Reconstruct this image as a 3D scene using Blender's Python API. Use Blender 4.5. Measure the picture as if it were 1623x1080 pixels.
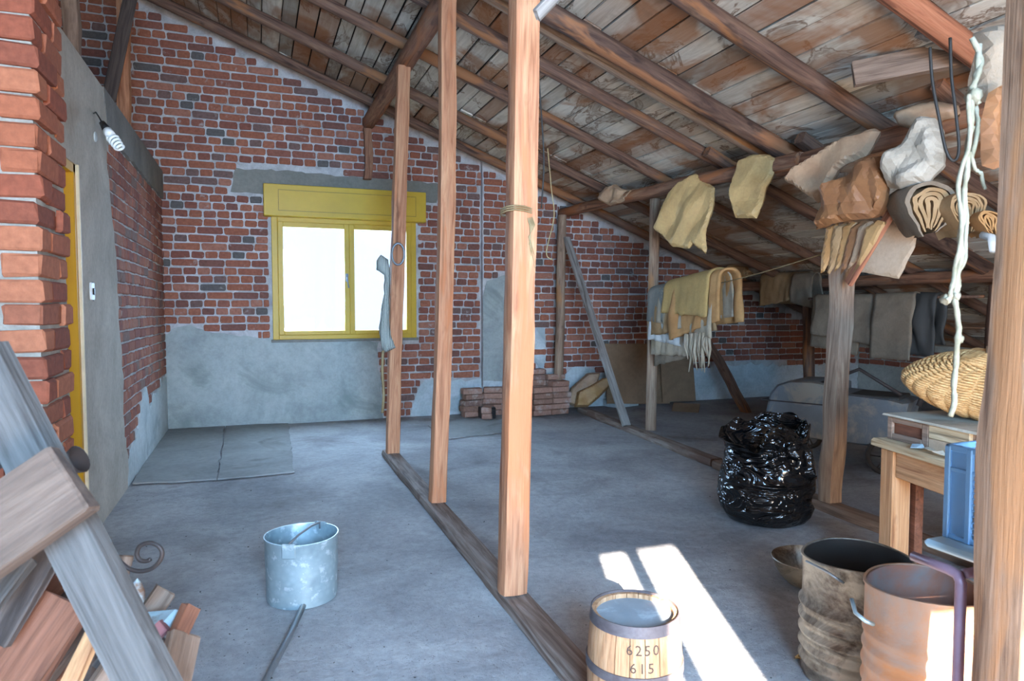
import bpy, bmesh, math, random
from mathutils import Vector, Matrix, noise
from mathutils.geometry import delaunay_2d_cdt
R = random.Random(7)
sc = bpy.context.scene; COL = sc.collection
for o in list(bpy.data.objects): bpy.data.objects.remove(o)
V = Vector
def rad(a): return math.radians(a)
# ---------------------------------------------------------------- camera
EYE = 1.3; YAW = rad(20.5); TILT = rad(2.91); FPX = 1082.0
cam = bpy.data.cameras.new('camera'); cam.sensor_width = 36; cam.lens = 24.0; cam.clip_start = .05
co = bpy.data.objects.new('camera', cam); COL.objects.link(co)
co.location = (0, 0, EYE); co.rotation_euler = (rad(90) - TILT, 0, -YAW); sc.camera = co
cam.dof.use_dof = True; cam.dof.focus_distance = 4.2; cam.dof.aperture_fstop = 6.3
# ---------------------------------------------------------------- world, sun, daylight
SUN_E = rad(20.0)
w = bpy.data.worlds.new('sky'); sc.world = w; w.use_nodes = True
bgn = w.node_tree.nodes['Background']; bgn.inputs[0].default_value = (.62, .80, 1.0, 1); bgn.inputs[1].default_value = 1.6
sl = bpy.data.lights.new('sun', 'SUN'); sl.energy = 95; sl.angle = rad(.4); sl.color = (1, .93, .82)
so = bpy.data.objects.new('sun', sl); COL.objects.link(so)
sdir = V((math.sin(YAW) * math.cos(SUN_E), math.cos(YAW) * math.cos(SUN_E), -math.sin(SUN_E)))
so.rotation_euler = sdir.to_track_quat('-Z', 'Y').to_euler()
def area(name, loc, target, sx, sy, e, colr, spread=180):
    l = bpy.data.lights.new(name, 'AREA'); l.shape = 'RECTANGLE'; l.size = sx; l.size_y = sy; l.energy = e; l.color = colr; l.spread = rad(spread)
    o = bpy.data.objects.new(name, l); COL.objects.link(o); o.location = loc
    o.rotation_euler = (V(target) - V(loc)).to_track_quat('-Z', 'Z').to_euler(); return o
area('daylight_from_rear_opening', (-.3, -2.3, 1.9), (.6, 5.0, .0), 2.6, 1.4, 430, (.35, .63, 1.0), 110)
area('daylight_bounced_off_rear_floor', (.9, -2.2, .3), (2.6, 3.4, 2.4), 2.4, 1.0, 260, (1.0, .82, .64), 160)
area('daylight_through_gable_window', (.96, 8.35, 1.75), (1.0, 6.0, .0), 1.7, 1.4, 170, (.45, .70, 1.0), 150)
sc.view_settings.view_transform = 'Standard'; sc.view_settings.look = 'None'; sc.view_settings.gamma = 1
sc.view_settings.exposure = 0.22; sc.view_settings.use_curve_mapping = False
# ---------------------------------------------------------------- points from photograph
FW = V((math.sin(YAW) * math.cos(TILT), math.cos(YAW) * math.cos(TILT), -math.sin(TILT)))
RT = V((math.cos(YAW), -math.sin(YAW), 0)); UP = RT.cross(FW); EC = V((0, 0, EYE))
def ray(u, v): return FW + RT * ((u - 811.5) / FPX) + UP * ((540 - v) / FPX)
def aZ(u, v, z=0): r = ray(u, v); return EC + r * ((z - EYE) / r.z)
def aY(u, v, y): r = ray(u, v); return EC + r * (y / r.y)
def aX(u, v, x): r = ray(u, v); return EC + r * (x / r.x)
def aD(u, v, d): return EC + ray(u, v) * d
def aP(u, v, p, n): r = ray(u, v); return EC + r * ((p - EC).dot(n) / r.dot(n))
# ---------------------------------------------------------------- materials
def lin(c): return c / 12.92 if c <= .04045 else ((c + .055) / 1.055) ** 2.4
def rgb(h): return tuple(lin(int(h[i:i + 2], 16) / 255) for i in (0, 2, 4)) + (1,)
class NT:
    def __init__(s, name, rough=.8, metal=0, spec=.3):
        s.m = bpy.data.materials.new(name); s.m.use_nodes = True; s.t = s.m.node_tree; s.n = s.t.nodes; s.b = s.n['Principled BSDF']
        s.b.inputs['Roughness'].default_value = rough; s.b.inputs['Metallic'].default_value = metal; s.b.inputs['Specular IOR Level'].default_value = spec
    def new(s, ty, **k):
        n = s.n.new(ty)
        for a, v in k.items(): setattr(n, a, v)
        return n
    def L(s, a, b): s.t.links.new(a, b)
    def setin(s, node, **k):
        for a, v in k.items(): node.inputs[a.replace('_', ' ')].default_value = v
    def rnd(s):
        o = s.new('ShaderNodeObjectInfo'); g = s.new('ShaderNodeNewGeometry'); a = s.new('ShaderNodeMath', operation='ADD'); f = s.new('ShaderNodeMath', operation='FRACT')
        s.L(o.outputs['Random'], a.inputs[0]); s.L(g.outputs['Random Per Island'], a.inputs[1]); s.L(a.outputs[0], f.inputs[0]); return f.outputs[0]
    def pos(s, kind='world', scale=(1, 1, 1)):
        m = s.new('ShaderNodeMapping'); m.inputs['Scale'].default_value = scale
        if kind == 'world': s.L(s.new('ShaderNodeNewGeometry').outputs['Position'], m.inputs[0])
        else:
            s.L(s.new('ShaderNodeTexCoord').outputs['Object'], m.inputs[0])
            o = s.new('ShaderNodeObjectInfo'); mu = s.new('ShaderNodeMath', operation='MULTIPLY'); mu.inputs[1].default_value = 37
            s.L(o.outputs['Random'], mu.inputs[0]); cb = s.new('ShaderNodeCombineXYZ')
            for i in range(3): s.L(mu.outputs[0], cb.inputs[i])
            s.L(cb.outputs[0], m.inputs['Location'])
        return m.outputs[0]
    def noise(s, vec, scale=5, detail=4, rough=.55, dist=0):
        n = s.new('ShaderNodeTexNoise'); s.setin(n, Scale=scale, Detail=detail, Roughness=rough, Distortion=dist); s.L(vec, n.inputs['Vector']); return n.outputs['Fac']
    def ramp(s, fac, stops, interp='LINEAR'):
        r = s.new('ShaderNodeValToRGB'); r.color_ramp.interpolation = interp; e = r.color_ramp.elements
        while len(e) > 2: e.remove(e[-1])
        for i, (p, c) in enumerate(stops):
            el = e[i] if i < 2 else e.new(p)
            el.position = p; el.color = c if isinstance(c, tuple) else ((c, c, c, 1) if not isinstance(c, str) else rgb(c))
        s.L(fac, r.inputs[0]); return r.outputs[0]
    def mix(s, f, a, b, mode='MIX'):
        n = s.new('ShaderNodeMix', data_type='RGBA', blend_type=mode)
        for i, x in ((0, f), (6, a), (7, b)):
            if isinstance(x, (int, float)): n.inputs[i].default_value = x if i == 0 else (x, x, x, 1)
            elif isinstance(x, (tuple, str)): n.inputs[i].default_value = rgb(x) if isinstance(x, str) else x
            else: s.L(x, n.inputs[i])
        return n.outputs[2]
    def done(s, colr, bump=None, strength=.4, dist=.01, rough=None):
        if isinstance(colr, (tuple, str)): s.b.inputs['Base Color'].default_value = rgb(colr) if isinstance(colr, str) else colr
        else: s.L(colr, s.b.inputs['Base Color'])
        if rough is not None: s.L(rough, s.b.inputs['Roughness'])
        if bump is not None:
            b = s.new('ShaderNodeBump'); b.inputs['Strength'].default_value = strength; b.inputs['Distance'].default_value = dist
            s.L(bump, b.inputs['Height']); s.L(b.outputs[0], s.b.inputs['Normal'])
        return s.m
def brick_mat(name, stops, smear=.62, smearcol='b9b2ac'):
    m = NT(name, .92, spec=.2); p = m.pos()
    c = m.ramp(m.rnd(), stops, 'CONSTANT')
    c = m.mix(.55, c, m.ramp(m.noise(p, 38, 4), [(.25, .35), (.75, 1.0)]), 'MULTIPLY')
    c = m.mix(m.ramp(m.noise(p, 7, 6, .7), [(smear, 0.0), (smear + .12, .75)]), c, smearcol)
    return m.done(c, m.noise(p, 90, 4, .7), .5, .006)
M = {}
M['brick'] = brick_mat('fired_red_brick', [(0, 'a06450'), (.16, 'ad6e56'), (.34, '8f5a4c'), (.5, 'a4664f'), (.64, '855a4f'), (.74, 'b07661'), (.85, '80645c'), (.90, '996353'), (.965, '6a6460')])
M['brick_left'] = brick_mat('faded_red_brick', [(0, 'a46c5b'), (.2, 'b27b68'), (.45, '976358'), (.7, 'ab7160'), (.9, '90746b')], .6)
M['brick_pier'] = brick_mat('orange_red_brick', [(0, 'a35f43'), (.25, '93513b'), (.5, 'ad6a4c'), (.7, '8a4d39'), (.85, '9c5d44')], .66, 'c9b9a8')
M['brick_loose'] = brick_mat('dusty_loose_brick', [(0, 'a17a69'), (.3, '94705f'), (.6, 'ad8573'), (.85, '8a6c60')], .52, 'b3a39a')
def rough_mat(name, dark, light, scale=3, bscale=30, bs=.5, spots=None, dist=.01, rough=.9):
    m = NT(name, rough, spec=.25); p = m.pos()
    c = m.ramp(m.noise(p, scale, 8, .65, .6), [(.3, dark), (.7, light)])
    c = m.mix(.35, c, m.ramp(m.noise(p, scale * 14, 5, .7), [(.3, .5), (.6, 1.0)]), 'MULTIPLY')
    if spots: c = m.mix(m.ramp(m.noise(p, scale * .8, 5, .6, 1.2), [(.58, 0.0), (.68, .8)]), c, spots)
    return m.done(c, m.noise(p, bscale, 8, .7), bs, dist)
M['mortar'] = rough_mat('pale_lime_mortar', '9c9896', 'd6d3d1', 5, 40, .8)
M['mortar_pier'] = rough_mat('cream_mortar', '857a6d', 'b9ae9e', 5, 40, .8)
M['plaster'] = rough_mat('grey_cement_plaster', '8b9290', 'b7bbb5', 1.6, 22, .45, '7f8883')
M['plaster_light'] = rough_mat('chalky_whitewashed_plaster', 'a9b4b6', 'd3dadb', 2.4, 25, .5, '98a4a6')
M['plaster_wall'] = rough_mat('beige_cement_render', 'a69d90', 'c9c2b6', 2.2, 26, .55)
M['lintel'] = rough_mat('cement_lintel_plaster', '77756c', '908c82', 2, 25, .35)
M['beamconc'] = rough_mat('dark_rough_concrete', '6f6b66', '8f8a83', 3, 20, .7)
M['floor'] = None
m = NT('dusty_concrete_floor', .85, spec=.3); p = m.pos()
c = m.ramp(m.noise(p, 1.1, 9, .62, .7), [(.32, '858284'), (.5, 'a09e9e'), (.7, 'bab8b6')])
c = m.mix(.45, c, m.ramp(m.noise(p, 22, 7, .75), [(.33, .45), (.6, 1.0)]), 'MULTIPLY')
c = m.mix(m.ramp(m.noise(p, 1.7, 5, .65, .5), [(.55, 0.0), (.75, .65)]), c, '645c59')
c = m.mix(m.ramp(m.noise(m.pos(scale=(1, 1, 1)), 130, 2), [(.67, 0.0), (.71, .7)]), c, '45403d')
b1 = m.noise(p, 9, 10, .72, .3)
M['floor'] = m.done(c, b1, .55, .03)
def wood_mat(name, a, b, c3, sheen=.75, grain=14, knots=True, crack=.5, streak=None):
    m = NT(name, sheen, spec=.3)
    p = m.pos('object', (1.2, grain, grain)); p2 = m.pos('object', (.55, grain * 2.4, grain * 2.4))
    c = m.ramp(m.noise(p, 1.6, 6, .6, 1.4), [(.28, c3), (.48, a), (.7, b)])
    c = m.mix(.5, c, m.ramp(m.noise(p2, 3, 5, .7, .4), [(.3, .45), (.55, 1.0)]), 'MULTIPLY')
    if knots: c = m.mix(m.ramp(m.noise(m.pos('object', (3, 7, 7)), 1.5, 3, .5), [(.64, 0.0), (.72, .7)]), c, c3)
    if streak: c = m.mix(m.ramp(m.noise(m.pos('object', (.8, 5, 5)), 1.3, 4, .55, .6), [(.55, 0.0), (.62, .85)]), c, streak)
    ck = m.ramp(m.noise(m.pos('object', (.5, 22, 22)), 1.2, 2, .5, .2), [(.28, 0.0), (.33, 1.0)])
    c = m.mix(crack, c, ck, 'MULTIPLY')
    return m.done(c, m.noise(p2, 4, 6, .7, .3), .45, .008)
M['post'] = wood_mat('orange_hewn_timber', 'b57c5a', 'cb9872', '8a563c', streak='b5714a', crack=.35)
M['post_grey'] = wood_mat('weathered_brown_timber', '957a66', 'b09880', '66503f', streak='a8784f')
M['beam'] = wood_mat('brown_log_timber', '8f624a', 'a87c5e', '5b3c2d', streak='a5663e')
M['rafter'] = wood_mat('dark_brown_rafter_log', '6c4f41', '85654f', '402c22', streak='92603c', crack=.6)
M['rafter_bark'] = wood_mat('bark_covered_log', '5c4338', '7b5f4e', '2e201a', grain=9, streak='a06b48', crack=.7)
M['rafter_orange'] = wood_mat('reddish_orange_log', 'a8694c', 'bb7d5c', '6c4030')
M['sill'] = wood_mat('grey_brown_sill_timber', '857266', 'a2958c', '5a4539', streak='6d5346')
M['board_grey'] = wood_mat('weathered_grey_board', '8f8780', 'aaa39b', '5f554c', knots=False)
M['board_dark'] = wood_mat('dark_scrap_board', '4a3e38', '5e5149', '2a211c', knots=False)
M['board_stripe'] = wood_mat('grey_board_with_orange_streaks', '55504c', '67615c', '342d28', streak='96653f', grain=12)
M['board_brown'] = wood_mat('light_brown_board', '7f6858', '98806f', '5a483b')
M['board_cross'] = wood_mat('brown_crosspiece_board', '5f4c40', '735e50', '40322a', knots=False)
M['post_near'] = wood_mat('knotty_brown_post_timber', '8c6950', 'a58067', '573c2c', streak='a06c45')
M['board_pale'] = wood_mat('pale_pine', 'bda583', 'd4c2a2', '8d6e4c')
M['bench'] = wood_mat('tan_bench_wood', 'b5855c', 'c79c75', '84573a', crack=.2)
M['bench_dark'] = wood_mat('red_brown_panel_wood', '6e4430', '855641', '40251a')
m = NT('limewashed_roof_board', .88, spec=.2)
p = m.pos('object', (1, 1, 1)); pw = m.pos('world', (2.2, 1, 2.2)); rr = m.rnd()
c = m.ramp(m.noise(m.pos('object', (1.5, 14, 14)), 1.5, 6, .65, 1), [(.3, 'ada293'), (.6, 'd0c7b8')])
n1 = m.noise(pw, 1.3, 5, .6, 1.0)
c = m.mix(m.ramp(n1, [(.53, 0.0), (.555, .8), (.58, .15), (.62, .55), (.67, .1)]), c, '5f3f28')
c = m.mix(m.ramp(m.noise(m.pos('world', (1, .6, 1)), 1.9, 4, .55, .6), [(.50, 0.0), (.61, .8)]), c, '96643f')
c = m.mix(m.ramp(rr, [(0, 0.0), (.74, 0.0), (.75, .6), (.86, .8), (.87, .25)], 'CONSTANT'), c, '8c5836')
c = m.mix(m.ramp(rr, [(0, 0.0), (.12, .55), (.2, 0.0), (.45, .25), (.6, 0.0)], 'CONSTANT'), c, '6e675d')
c = m.mix(m.ramp(m.noise(p, 5, 3), [(.62, 0.0), (.8, .5)]), c, '584a3a')
M['roof'] = m.done(c, m.noise(m.pos('object', (2, 30, 30)), 3, 5), .35, .006)
def plain(name, c, rough=.6, metal=0, var=.35, scale=12, bump=.2, spec=.4, c2=None, lo=.4, hi=.65):
    m = NT(name, rough, metal, spec); p = m.pos()
    a = m.mix(var, c, m.ramp(m.noise(p, scale, 5, .65), [(.3, .5), (.65, 1.0)]), 'MULTIPLY')
    if c2: a = m.mix(m.ramp(m.noise(p, scale * .5, 6, .7, .5), [(lo, 0.0), (hi, 1.0)]), a, c2)
    return m.done(a, m.noise(p, scale * 3, 4), bump, .005)
M['yellow'] = plain('yellow_ochre_paint', 'c9a21c', .45, var=.25, scale=3)
M['yellow_door'] = plain('amber_yellow_paint', 'd09a12', .45, var=.25, scale=3)
M['yellow_dk'] = plain('grooved_yellow_paint', '8a7212', .5)
M['creamedge'] = plain('cream_edge_paint', 'e6d8b6', .5)
M['galv'] = None
m = NT('galvanized_steel', .42, .55, .5); p = m.pos()
vo = m.new('ShaderNodeTexVoronoi'); vo.inputs['Scale'].default_value = 34; m.L(p, vo.inputs['Vector'])
c = m.mix(.35, '9aabb0', m.ramp(vo.outputs['Distance'], [(.0, .75), (.6, .35)]), 'SOFT_LIGHT'); c = m.mix(m.ramp(m.noise(p, 26, 5, .6), [(.56, 0.0), (.66, .6)]), c, 'd5dfe2'); c = m.mix(m.ramp(m.noise(p, 6, 5), [(.5, 0.0), (.7, .5)]), c, '5f7278')
M['galv'] = m.done(c, m.noise(p, 14, 3), .15)
M['steel'] = plain('grey_steel', '8b9094', .45, .6)
M['iron'] = plain('dark_wrought_iron', '3d3b3d', .6, .4, c2='4a3f3a')
M['hoop'] = plain('rusty_hoop_iron', '6a6263', .6, .3, c2='4d4244', scale=20)
M['rust'] = plain('rusty_drum_steel', 'a5744f', .65, .25, c2='8d8078', scale=9, bump=.4)
M['rust_in'] = plain('rusty_drum_interior', '8d4f30', .7, .2, c2='6f6a68', scale=6)
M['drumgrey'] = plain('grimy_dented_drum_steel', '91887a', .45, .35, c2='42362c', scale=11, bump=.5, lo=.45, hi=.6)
M['drumdark'] = plain('dark_drum_interior', '26221f', .7)  # inside of the ribbed drum, coloured nearly black
M['stave'] = wood_mat('honey_barrel_stave', 'b58762', 'c79d78', '8c6040', grain=18, crack=.2, knots=False)
M['lid'] = plain('dusty_grey_barrel_lid', '8c9296', .8, c2='b7c0c4', scale=14, lo=.5, hi=.75)
M['ink'] = plain('branded_dark_marking', '4c3a30', .8)
m = NT('black_bin_liner_plastic', .16, 0, .6); p = m.pos()
c = m.mix(m.ramp(m.noise(p, 6, 5), [(.5, 0.0), (.85, .6)]), '08090b', '2a2520')
vo = m.new('ShaderNodeTexVoronoi'); vo.inputs['Scale'].default_value = 9; mm_ = m.new('ShaderNodeMapping'); mm_.inputs['Scale'].default_value = (1, 1, 2.4); nn_ = m.new('ShaderNodeTexNoise'); nn_.inputs['Scale'].default_value = 5; m.L(p, nn_.inputs['Vector'])
m.L(m.mix(.25, p, nn_.outputs['Color']), mm_.inputs[0]); m.L(mm_.outputs[0], vo.inputs['Vector'])
M['bag'] = m.done(c, m.noise(m.pos(scale=(1, 1, 2.6)), 4.5, 2.5, .5, 1.4), 1.0, .09)
def paper(name, c, c2, rough=.7, sc_=9, bump=.35, weave=0):
    m = NT(name, rough, 0, .25); p = m.pos()
    a = m.mix(m.ramp(m.noise(p, sc_ * .5, 5, .6, .6), [(.4, 0.0), (.72, 1.0)]), c, c2)
    a = m.mix(.25, a, m.ramp(m.noise(p, sc_ * 6, 4, .7), [(.3, .45), (.6, 1.0)]), 'MULTIPLY')
    h = m.noise(p, weave if weave else sc_ * 2, 3 if weave else 5)
    return m.done(a, h, bump, .004 if weave else .012)
M['kraft'] = paper('tan_kraft_paper', 'c9a873', 'ab8a5a', .5, bump=.12)
M['kraft_pink'] = paper('pinkish_brown_kraft_paper', 'b39578', '94735a', .45, bump=.12)
M['kraft_dark'] = paper('dark_brown_packing_paper', '7f573b', '9a6d48', .5, bump=.12)
M['kraft_mid'] = paper('golden_brown_packing_paper', 'b08a5c', '94693f', .5, bump=.12)
M['kraft_flat'] = paper('pale_pinkish_paper', 'b49c84', 'a5896c', bump=.15)
M['canvas'] = paper('off_white_canvas', 'b9afa0', '958b7b')
M['burlap'] = paper('brown_burlap', 'a98a66', '8c6c48', .95, 8, .6, 260)
M['burlap_orange'] = paper('orange_tan_burlap', 'b98d5c', 'a3754a', .95, 8, .6, 260)
M['burlap_grey'] = paper('grey_brown_burlap', '8b7b69', '746555', .95, 8, .6, 260)
M['ochre'] = paper('ochre_sackcloth', 'bb9a62', 'a88a5a', .95, 8, .5, 240)
M['greycloth'] = paper('grey_blue_cloth', '87847c', '6c6b66', .95, 6, .5, 240)
M['whitecloth'] = paper('white_cloth', 'cfcfcc', 'aeaeaa', .9, 6, .4, 240)
M['beigecloth'] = paper('beige_grey_cloth', 'b3a591', '96876f', .95, 6, .4, 240)
M['card'] = paper('brown_cardboard', '8d7057', '78604a', .9, 4, .15)
M['wire'] = plain('black_wire', '2b2723', .6)
M['twine'] = paper('frayed_straw_twine', '93805f', '755f3f', .95, 20, .5)
M['rope'] = paper('off_white_rope', '938a76', '70674f', .95, 20, .5)
M['blue'] = plain('light_blue_plastic', '6f9cc4', .45, var=.2, scale=6)
M['blue_paint'] = plain('pale_blue_painted_board', 'a5c4d3', .5, var=.25, scale=6)
M['purple'] = plain('mauve_painted_tube', '8d7280', .4, .2)
M['wicker'] = wood_mat('golden_wicker', 'b88f5d', 'cfab78', '8a6438', .45, 30, False, .1)
M['wicker_dark'] = plain('wicker_hoop_and_gap_shade', '8a6a50', .5)  # hoop wood, also the shade tone of the hull behind the strands
M['dark'] = plain('dark_hollow', '1c1713', .9)
M['cart'] = plain('grey_blue_flaking_paint', '6f767c', .5, .2, c2='8f8a80', scale=7, lo=.5, hi=.62)
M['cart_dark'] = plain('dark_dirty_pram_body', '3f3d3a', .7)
M['rubber'] = plain('old_rubber', '332b26', .85)
M['white'] = plain('white_plastic', 'e6e6e2', .35, var=.1)
M['bulbglass'] = plain('frosted_white_lamp_tube', 'e9ece8', .2, var=.05)
M['black'] = plain('black_plastic', '1d1c1c', .4)
M['slab'] = rough_mat('dusty_fibreboard_sheet', '82817f', '9d9c99', 1.5, 20, .25, '6f6c69')
M['chips'] = paper('torn_paper_scraps', 'b9b3a4', '8f8676')
M['leaf'] = plain('dry_yellow_leaf', 'c9a05e', .8)
M['pink'] = plain('dusty_red_paint', '8f5f62', .7)
M['paleblue'] = plain('flaking_pale_blue_paint', 'a9c0c6', .6, c2='7a5c48', scale=14, lo=.5, hi=.6)
m = NT('striped_rag', .95); wv = m.new('ShaderNodeTexWave'); wv.inputs['Scale'].default_value = 26; wv.inputs['Distortion'].default_value = 2.5; wv.inputs['Detail'].default_value = 1
m.L(m.pos('object', (1, 1, .12)), wv.inputs['Vector'])
M['rag'] = m.done(m.ramp(wv.outputs['Fac'], [(.35, '4e5452'), (.55, 'b3b5ab')]))
m = bpy.data.materials.new('window_glass'); m.use_nodes = True; nt = m.node_tree; nt.nodes.clear()
o_ = nt.nodes.new('ShaderNodeOutputMaterial'); mx = nt.nodes.new('ShaderNodeMixShader'); tr = nt.nodes.new('ShaderNodeBsdfTransparent'); gl = nt.nodes.new('ShaderNodeBsdfGlossy')
gl.inputs['Roughness'].default_value = .03; mx.inputs[0].default_value = .06; tr.inputs[0].default_value = (.96, .98, 1, 1)
nt.links.new(tr.outputs[0], mx.inputs[1]); nt.links.new(gl.outputs[0], mx.inputs[2]); nt.links.new(mx.outputs[0], o_.inputs[0]); M['glass'] = m
# ---------------------------------------------------------------- object helpers
def mesh(name, vs, fs, mat, smooth=False):
    me = bpy.data.meshes.new(name); me.from_pydata([tuple(v) for v in vs], [], fs); me.update()
    me.materials.append(M[mat] if isinstance(mat, str) else mat)
    if smooth: me.polygons.foreach_set('use_smooth', [True] * len(me.polygons))
    return me
def link(name, me, parent=None, mw=None):
    o = bpy.data.objects.new(name, me); COL.objects.link(o)
    if parent is not None:
        o.parent = parent
        if mw is not None: o.matrix_local = parent.matrix_basis.inverted() @ mw if parent.parent is None else (parent.parent.matrix_basis @ parent.matrix_basis).inverted() @ mw
    elif mw is not None: o.matrix_basis = mw
    return o
def tag(o, label, cat, group=None):
    o['label'] = label; o['category'] = cat
    if group: o['group'] = group
    return o
def st(o): o['kind'] = 'structure'; return o
def stuff(o): o['kind'] = 'stuff'; return o
def thing(name, loc, label, cat, group=None):
    o = bpy.data.objects.new(name, None); COL.objects.link(o); o.matrix_basis = Matrix.Translation(V(loc)); o.empty_display_size = .05
    return tag(o, label, cat, group)
I4 = Matrix.Identity(4)
class MB:
    def __init__(s): s.v = []; s.f = []
    def add(s, vs, fs):
        b = len(s.v); s.v += [V(v) for v in vs]; s.f += [tuple(i + b for i in f) for f in fs]
    def box(s, a, b, mw=None, j=0):
        vs = [V((x, y, z)) for x in (a[0], b[0]) for y in (a[1], b[1]) for z in (a[2], b[2])]
        if j: vs = [v + V((R.uniform(-j, j), R.uniform(-j, j), R.uniform(-j, j))) for v in vs]
        if mw: vs = [mw @ v for v in vs]
        s.add(vs, [(0, 1, 3, 2), (4, 6, 7, 5), (0, 4, 5, 1), (2, 3, 7, 6), (0, 2, 6, 4), (1, 5, 7, 3)])
    def cbox(s, a, b, c=.004, mw=None, j=0):   # chamfered box, 44 triangles
        a = V(a); b = V(b); ce = (a + b) / 2; h = (b - a) / 2; c = min(c, min(h) * .9); vs = []; idx = {}
        for sx in (-1, 1):
            for sy in (-1, 1):
                for sz in (-1, 1):
                    for ax in range(3):
                        e = V((sx * h.x, sy * h.y, sz * h.z)); sg = (sx, sy, sz)
                        for k in range(3):
                            if k != ax: e[k] -= sg[k] * c
                        if j: e += V((R.uniform(-j, j), R.uniform(-j, j), R.uniform(-j, j)))
                        idx[(sx, sy, sz, ax)] = len(vs); vs.append(ce + e)
        fs = []
        for ax in range(3):
            o1, o2 = [k for k in range(3) if k != ax]
            for sg in (-1, 1):
                q = []
                for p1, p2 in ((-1, -1), (1, -1), (1, 1), (-1, 1)):
                    t = [0, 0, 0]; t[ax] = sg; t[o1] = p1; t[o2] = p2; q.append(idx[tuple(t) + (ax,)])
                if (sg > 0) == (ax == 1): q.reverse()
                fs.append(tuple(q))
        for ax in range(3):                     # edges parallel to ax
            o1, o2 = [k for k in range(3) if k != ax]
            for s1 in (-1, 1):
                for s2 in (-1, 1):
                    def K(sa, face):
                        t = [0, 0, 0]; t[ax] = sa; t[o1] = s1; t[o2] = s2; return idx[tuple(t) + (face,)]
                    fs.append((K(-1, o1), K(1, o1), K(1, o2), K(-1, o2)))
        for sx in (-1, 1):
            for sy in (-1, 1):
                for sz in (-1, 1): fs.append(tuple(idx[(sx, sy, sz, ax)] for ax in range(3)))
        if mw: vs = [mw @ v for v in vs]
        s.add(vs, fs)
    def tube(s, pts, r, n=8, cap=True, closed=False):
        pts = [V(p) for p in pts]; N = len(pts); rs = r if isinstance(r, (list, tuple)) else [r] * N; vs = []; fs = []
        pu = None
        for i, p in enumerate(pts):
            if closed: d = pts[(i + 1) % N] - pts[i - 1]
            else: d = pts[min(i + 1, N - 1)] - pts[max(i - 1, 0)]
            d.normalize()
            if pu is None: pu = d.orthogonal().normalized()
            pu = (pu - d * pu.dot(d)); pu = pu.normalized() if pu.length > 1e-6 else d.orthogonal().normalized(); q = d.cross(pu)
            for k in range(n):
                a = 2 * math.pi * k / n; vs.append(p + (pu * math.cos(a) + q * math.sin(a)) * rs[i])
        for i in range(N if closed else N - 1):
            for k in range(n):
                k2 = (k + 1) % n; i2 = (i + 1) % N; fs.append((i * n + k, i * n + k2, i2 * n + k2, i2 * n + k))
        if cap and not closed: fs += [tuple(range(n))[::-1], tuple((N - 1) * n + k for k in range(n))]
        s.add(vs, fs)
    def lathe(s, prof, c=(0, 0, 0), n=40, fn=None):
        c = V(c); vs = []; fs = []
        for i, (r, z) in enumerate(prof):
            for k in range(n):
                a = 2 * math.pi * k / n; p = V((r * math.cos(a), r * math.sin(a), z))
                if fn: p = fn(p, a, i)
                vs.append(c + p)
        for i in range(len(prof) - 1):
            for k in range(n): k2 = (k + 1) % n; fs.append((i * n + k, i * n + k2, (i + 1) * n + k2, (i + 1) * n + k))
        if prof[0][0] > 1e-4: fs.append(tuple(range(n))[::-1])
        if prof[-1][0] > 1e-4: fs.append(tuple((len(prof) - 1) * n + k for k in range(n)))
        s.add(vs, fs)
    def build(s, name, mat, parent=None, smooth=False, mw=None, angle=None, local=None):
        vs = s.v
        if local is not None: inv = local.inverted(); vs = [inv @ v for v in vs]; mw = local
        base = I4
        if mw is None:   # verts in world space: put the origin at the bottom centre
            if parent is None:
                mn = V([min(v[i] for v in vs) for i in range(3)]); mxx = V([max(v[i] for v in vs) for i in range(3)])
                base = Matrix.Translation(V(((mn.x + mxx.x) / 2, (mn.y + mxx.y) / 2, mn.z)))
            else: base = Matrix.Translation(parent.matrix_basis.translation) if parent.parent is None else Matrix.Translation((parent.parent.matrix_basis @ parent.matrix_basis).translation)
            inv = base.inverted(); vs = [inv @ v for v in vs]
        me = mesh(name, vs, s.f, mat, smooth)
        bm = bmesh.new(); bm.from_mesh(me); bmesh.ops.recalc_face_normals(bm, faces=bm.faces); bm.to_mesh(me); bm.free()
        if smooth and angle:
            me.set_sharp_from_angle(angle=rad(angle))
        return link(name, me, parent, mw if mw is not None else base)
def frame(A, B, upv=V((0, 0, 1))):
    x = (V(B) - V(A)).normalized(); y = upv.cross(x)
    y = V((0, 1, 0)) if y.length < .05 else y.normalized()
    z = x.cross(y).normalized(); y = z.cross(x)
    m = Matrix.Identity(4)
    for i in range(3): m[i][0] = x[i]; m[i][1] = y[i]; m[i][2] = z[i]; m[i][3] = A[i]
    return m
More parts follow.
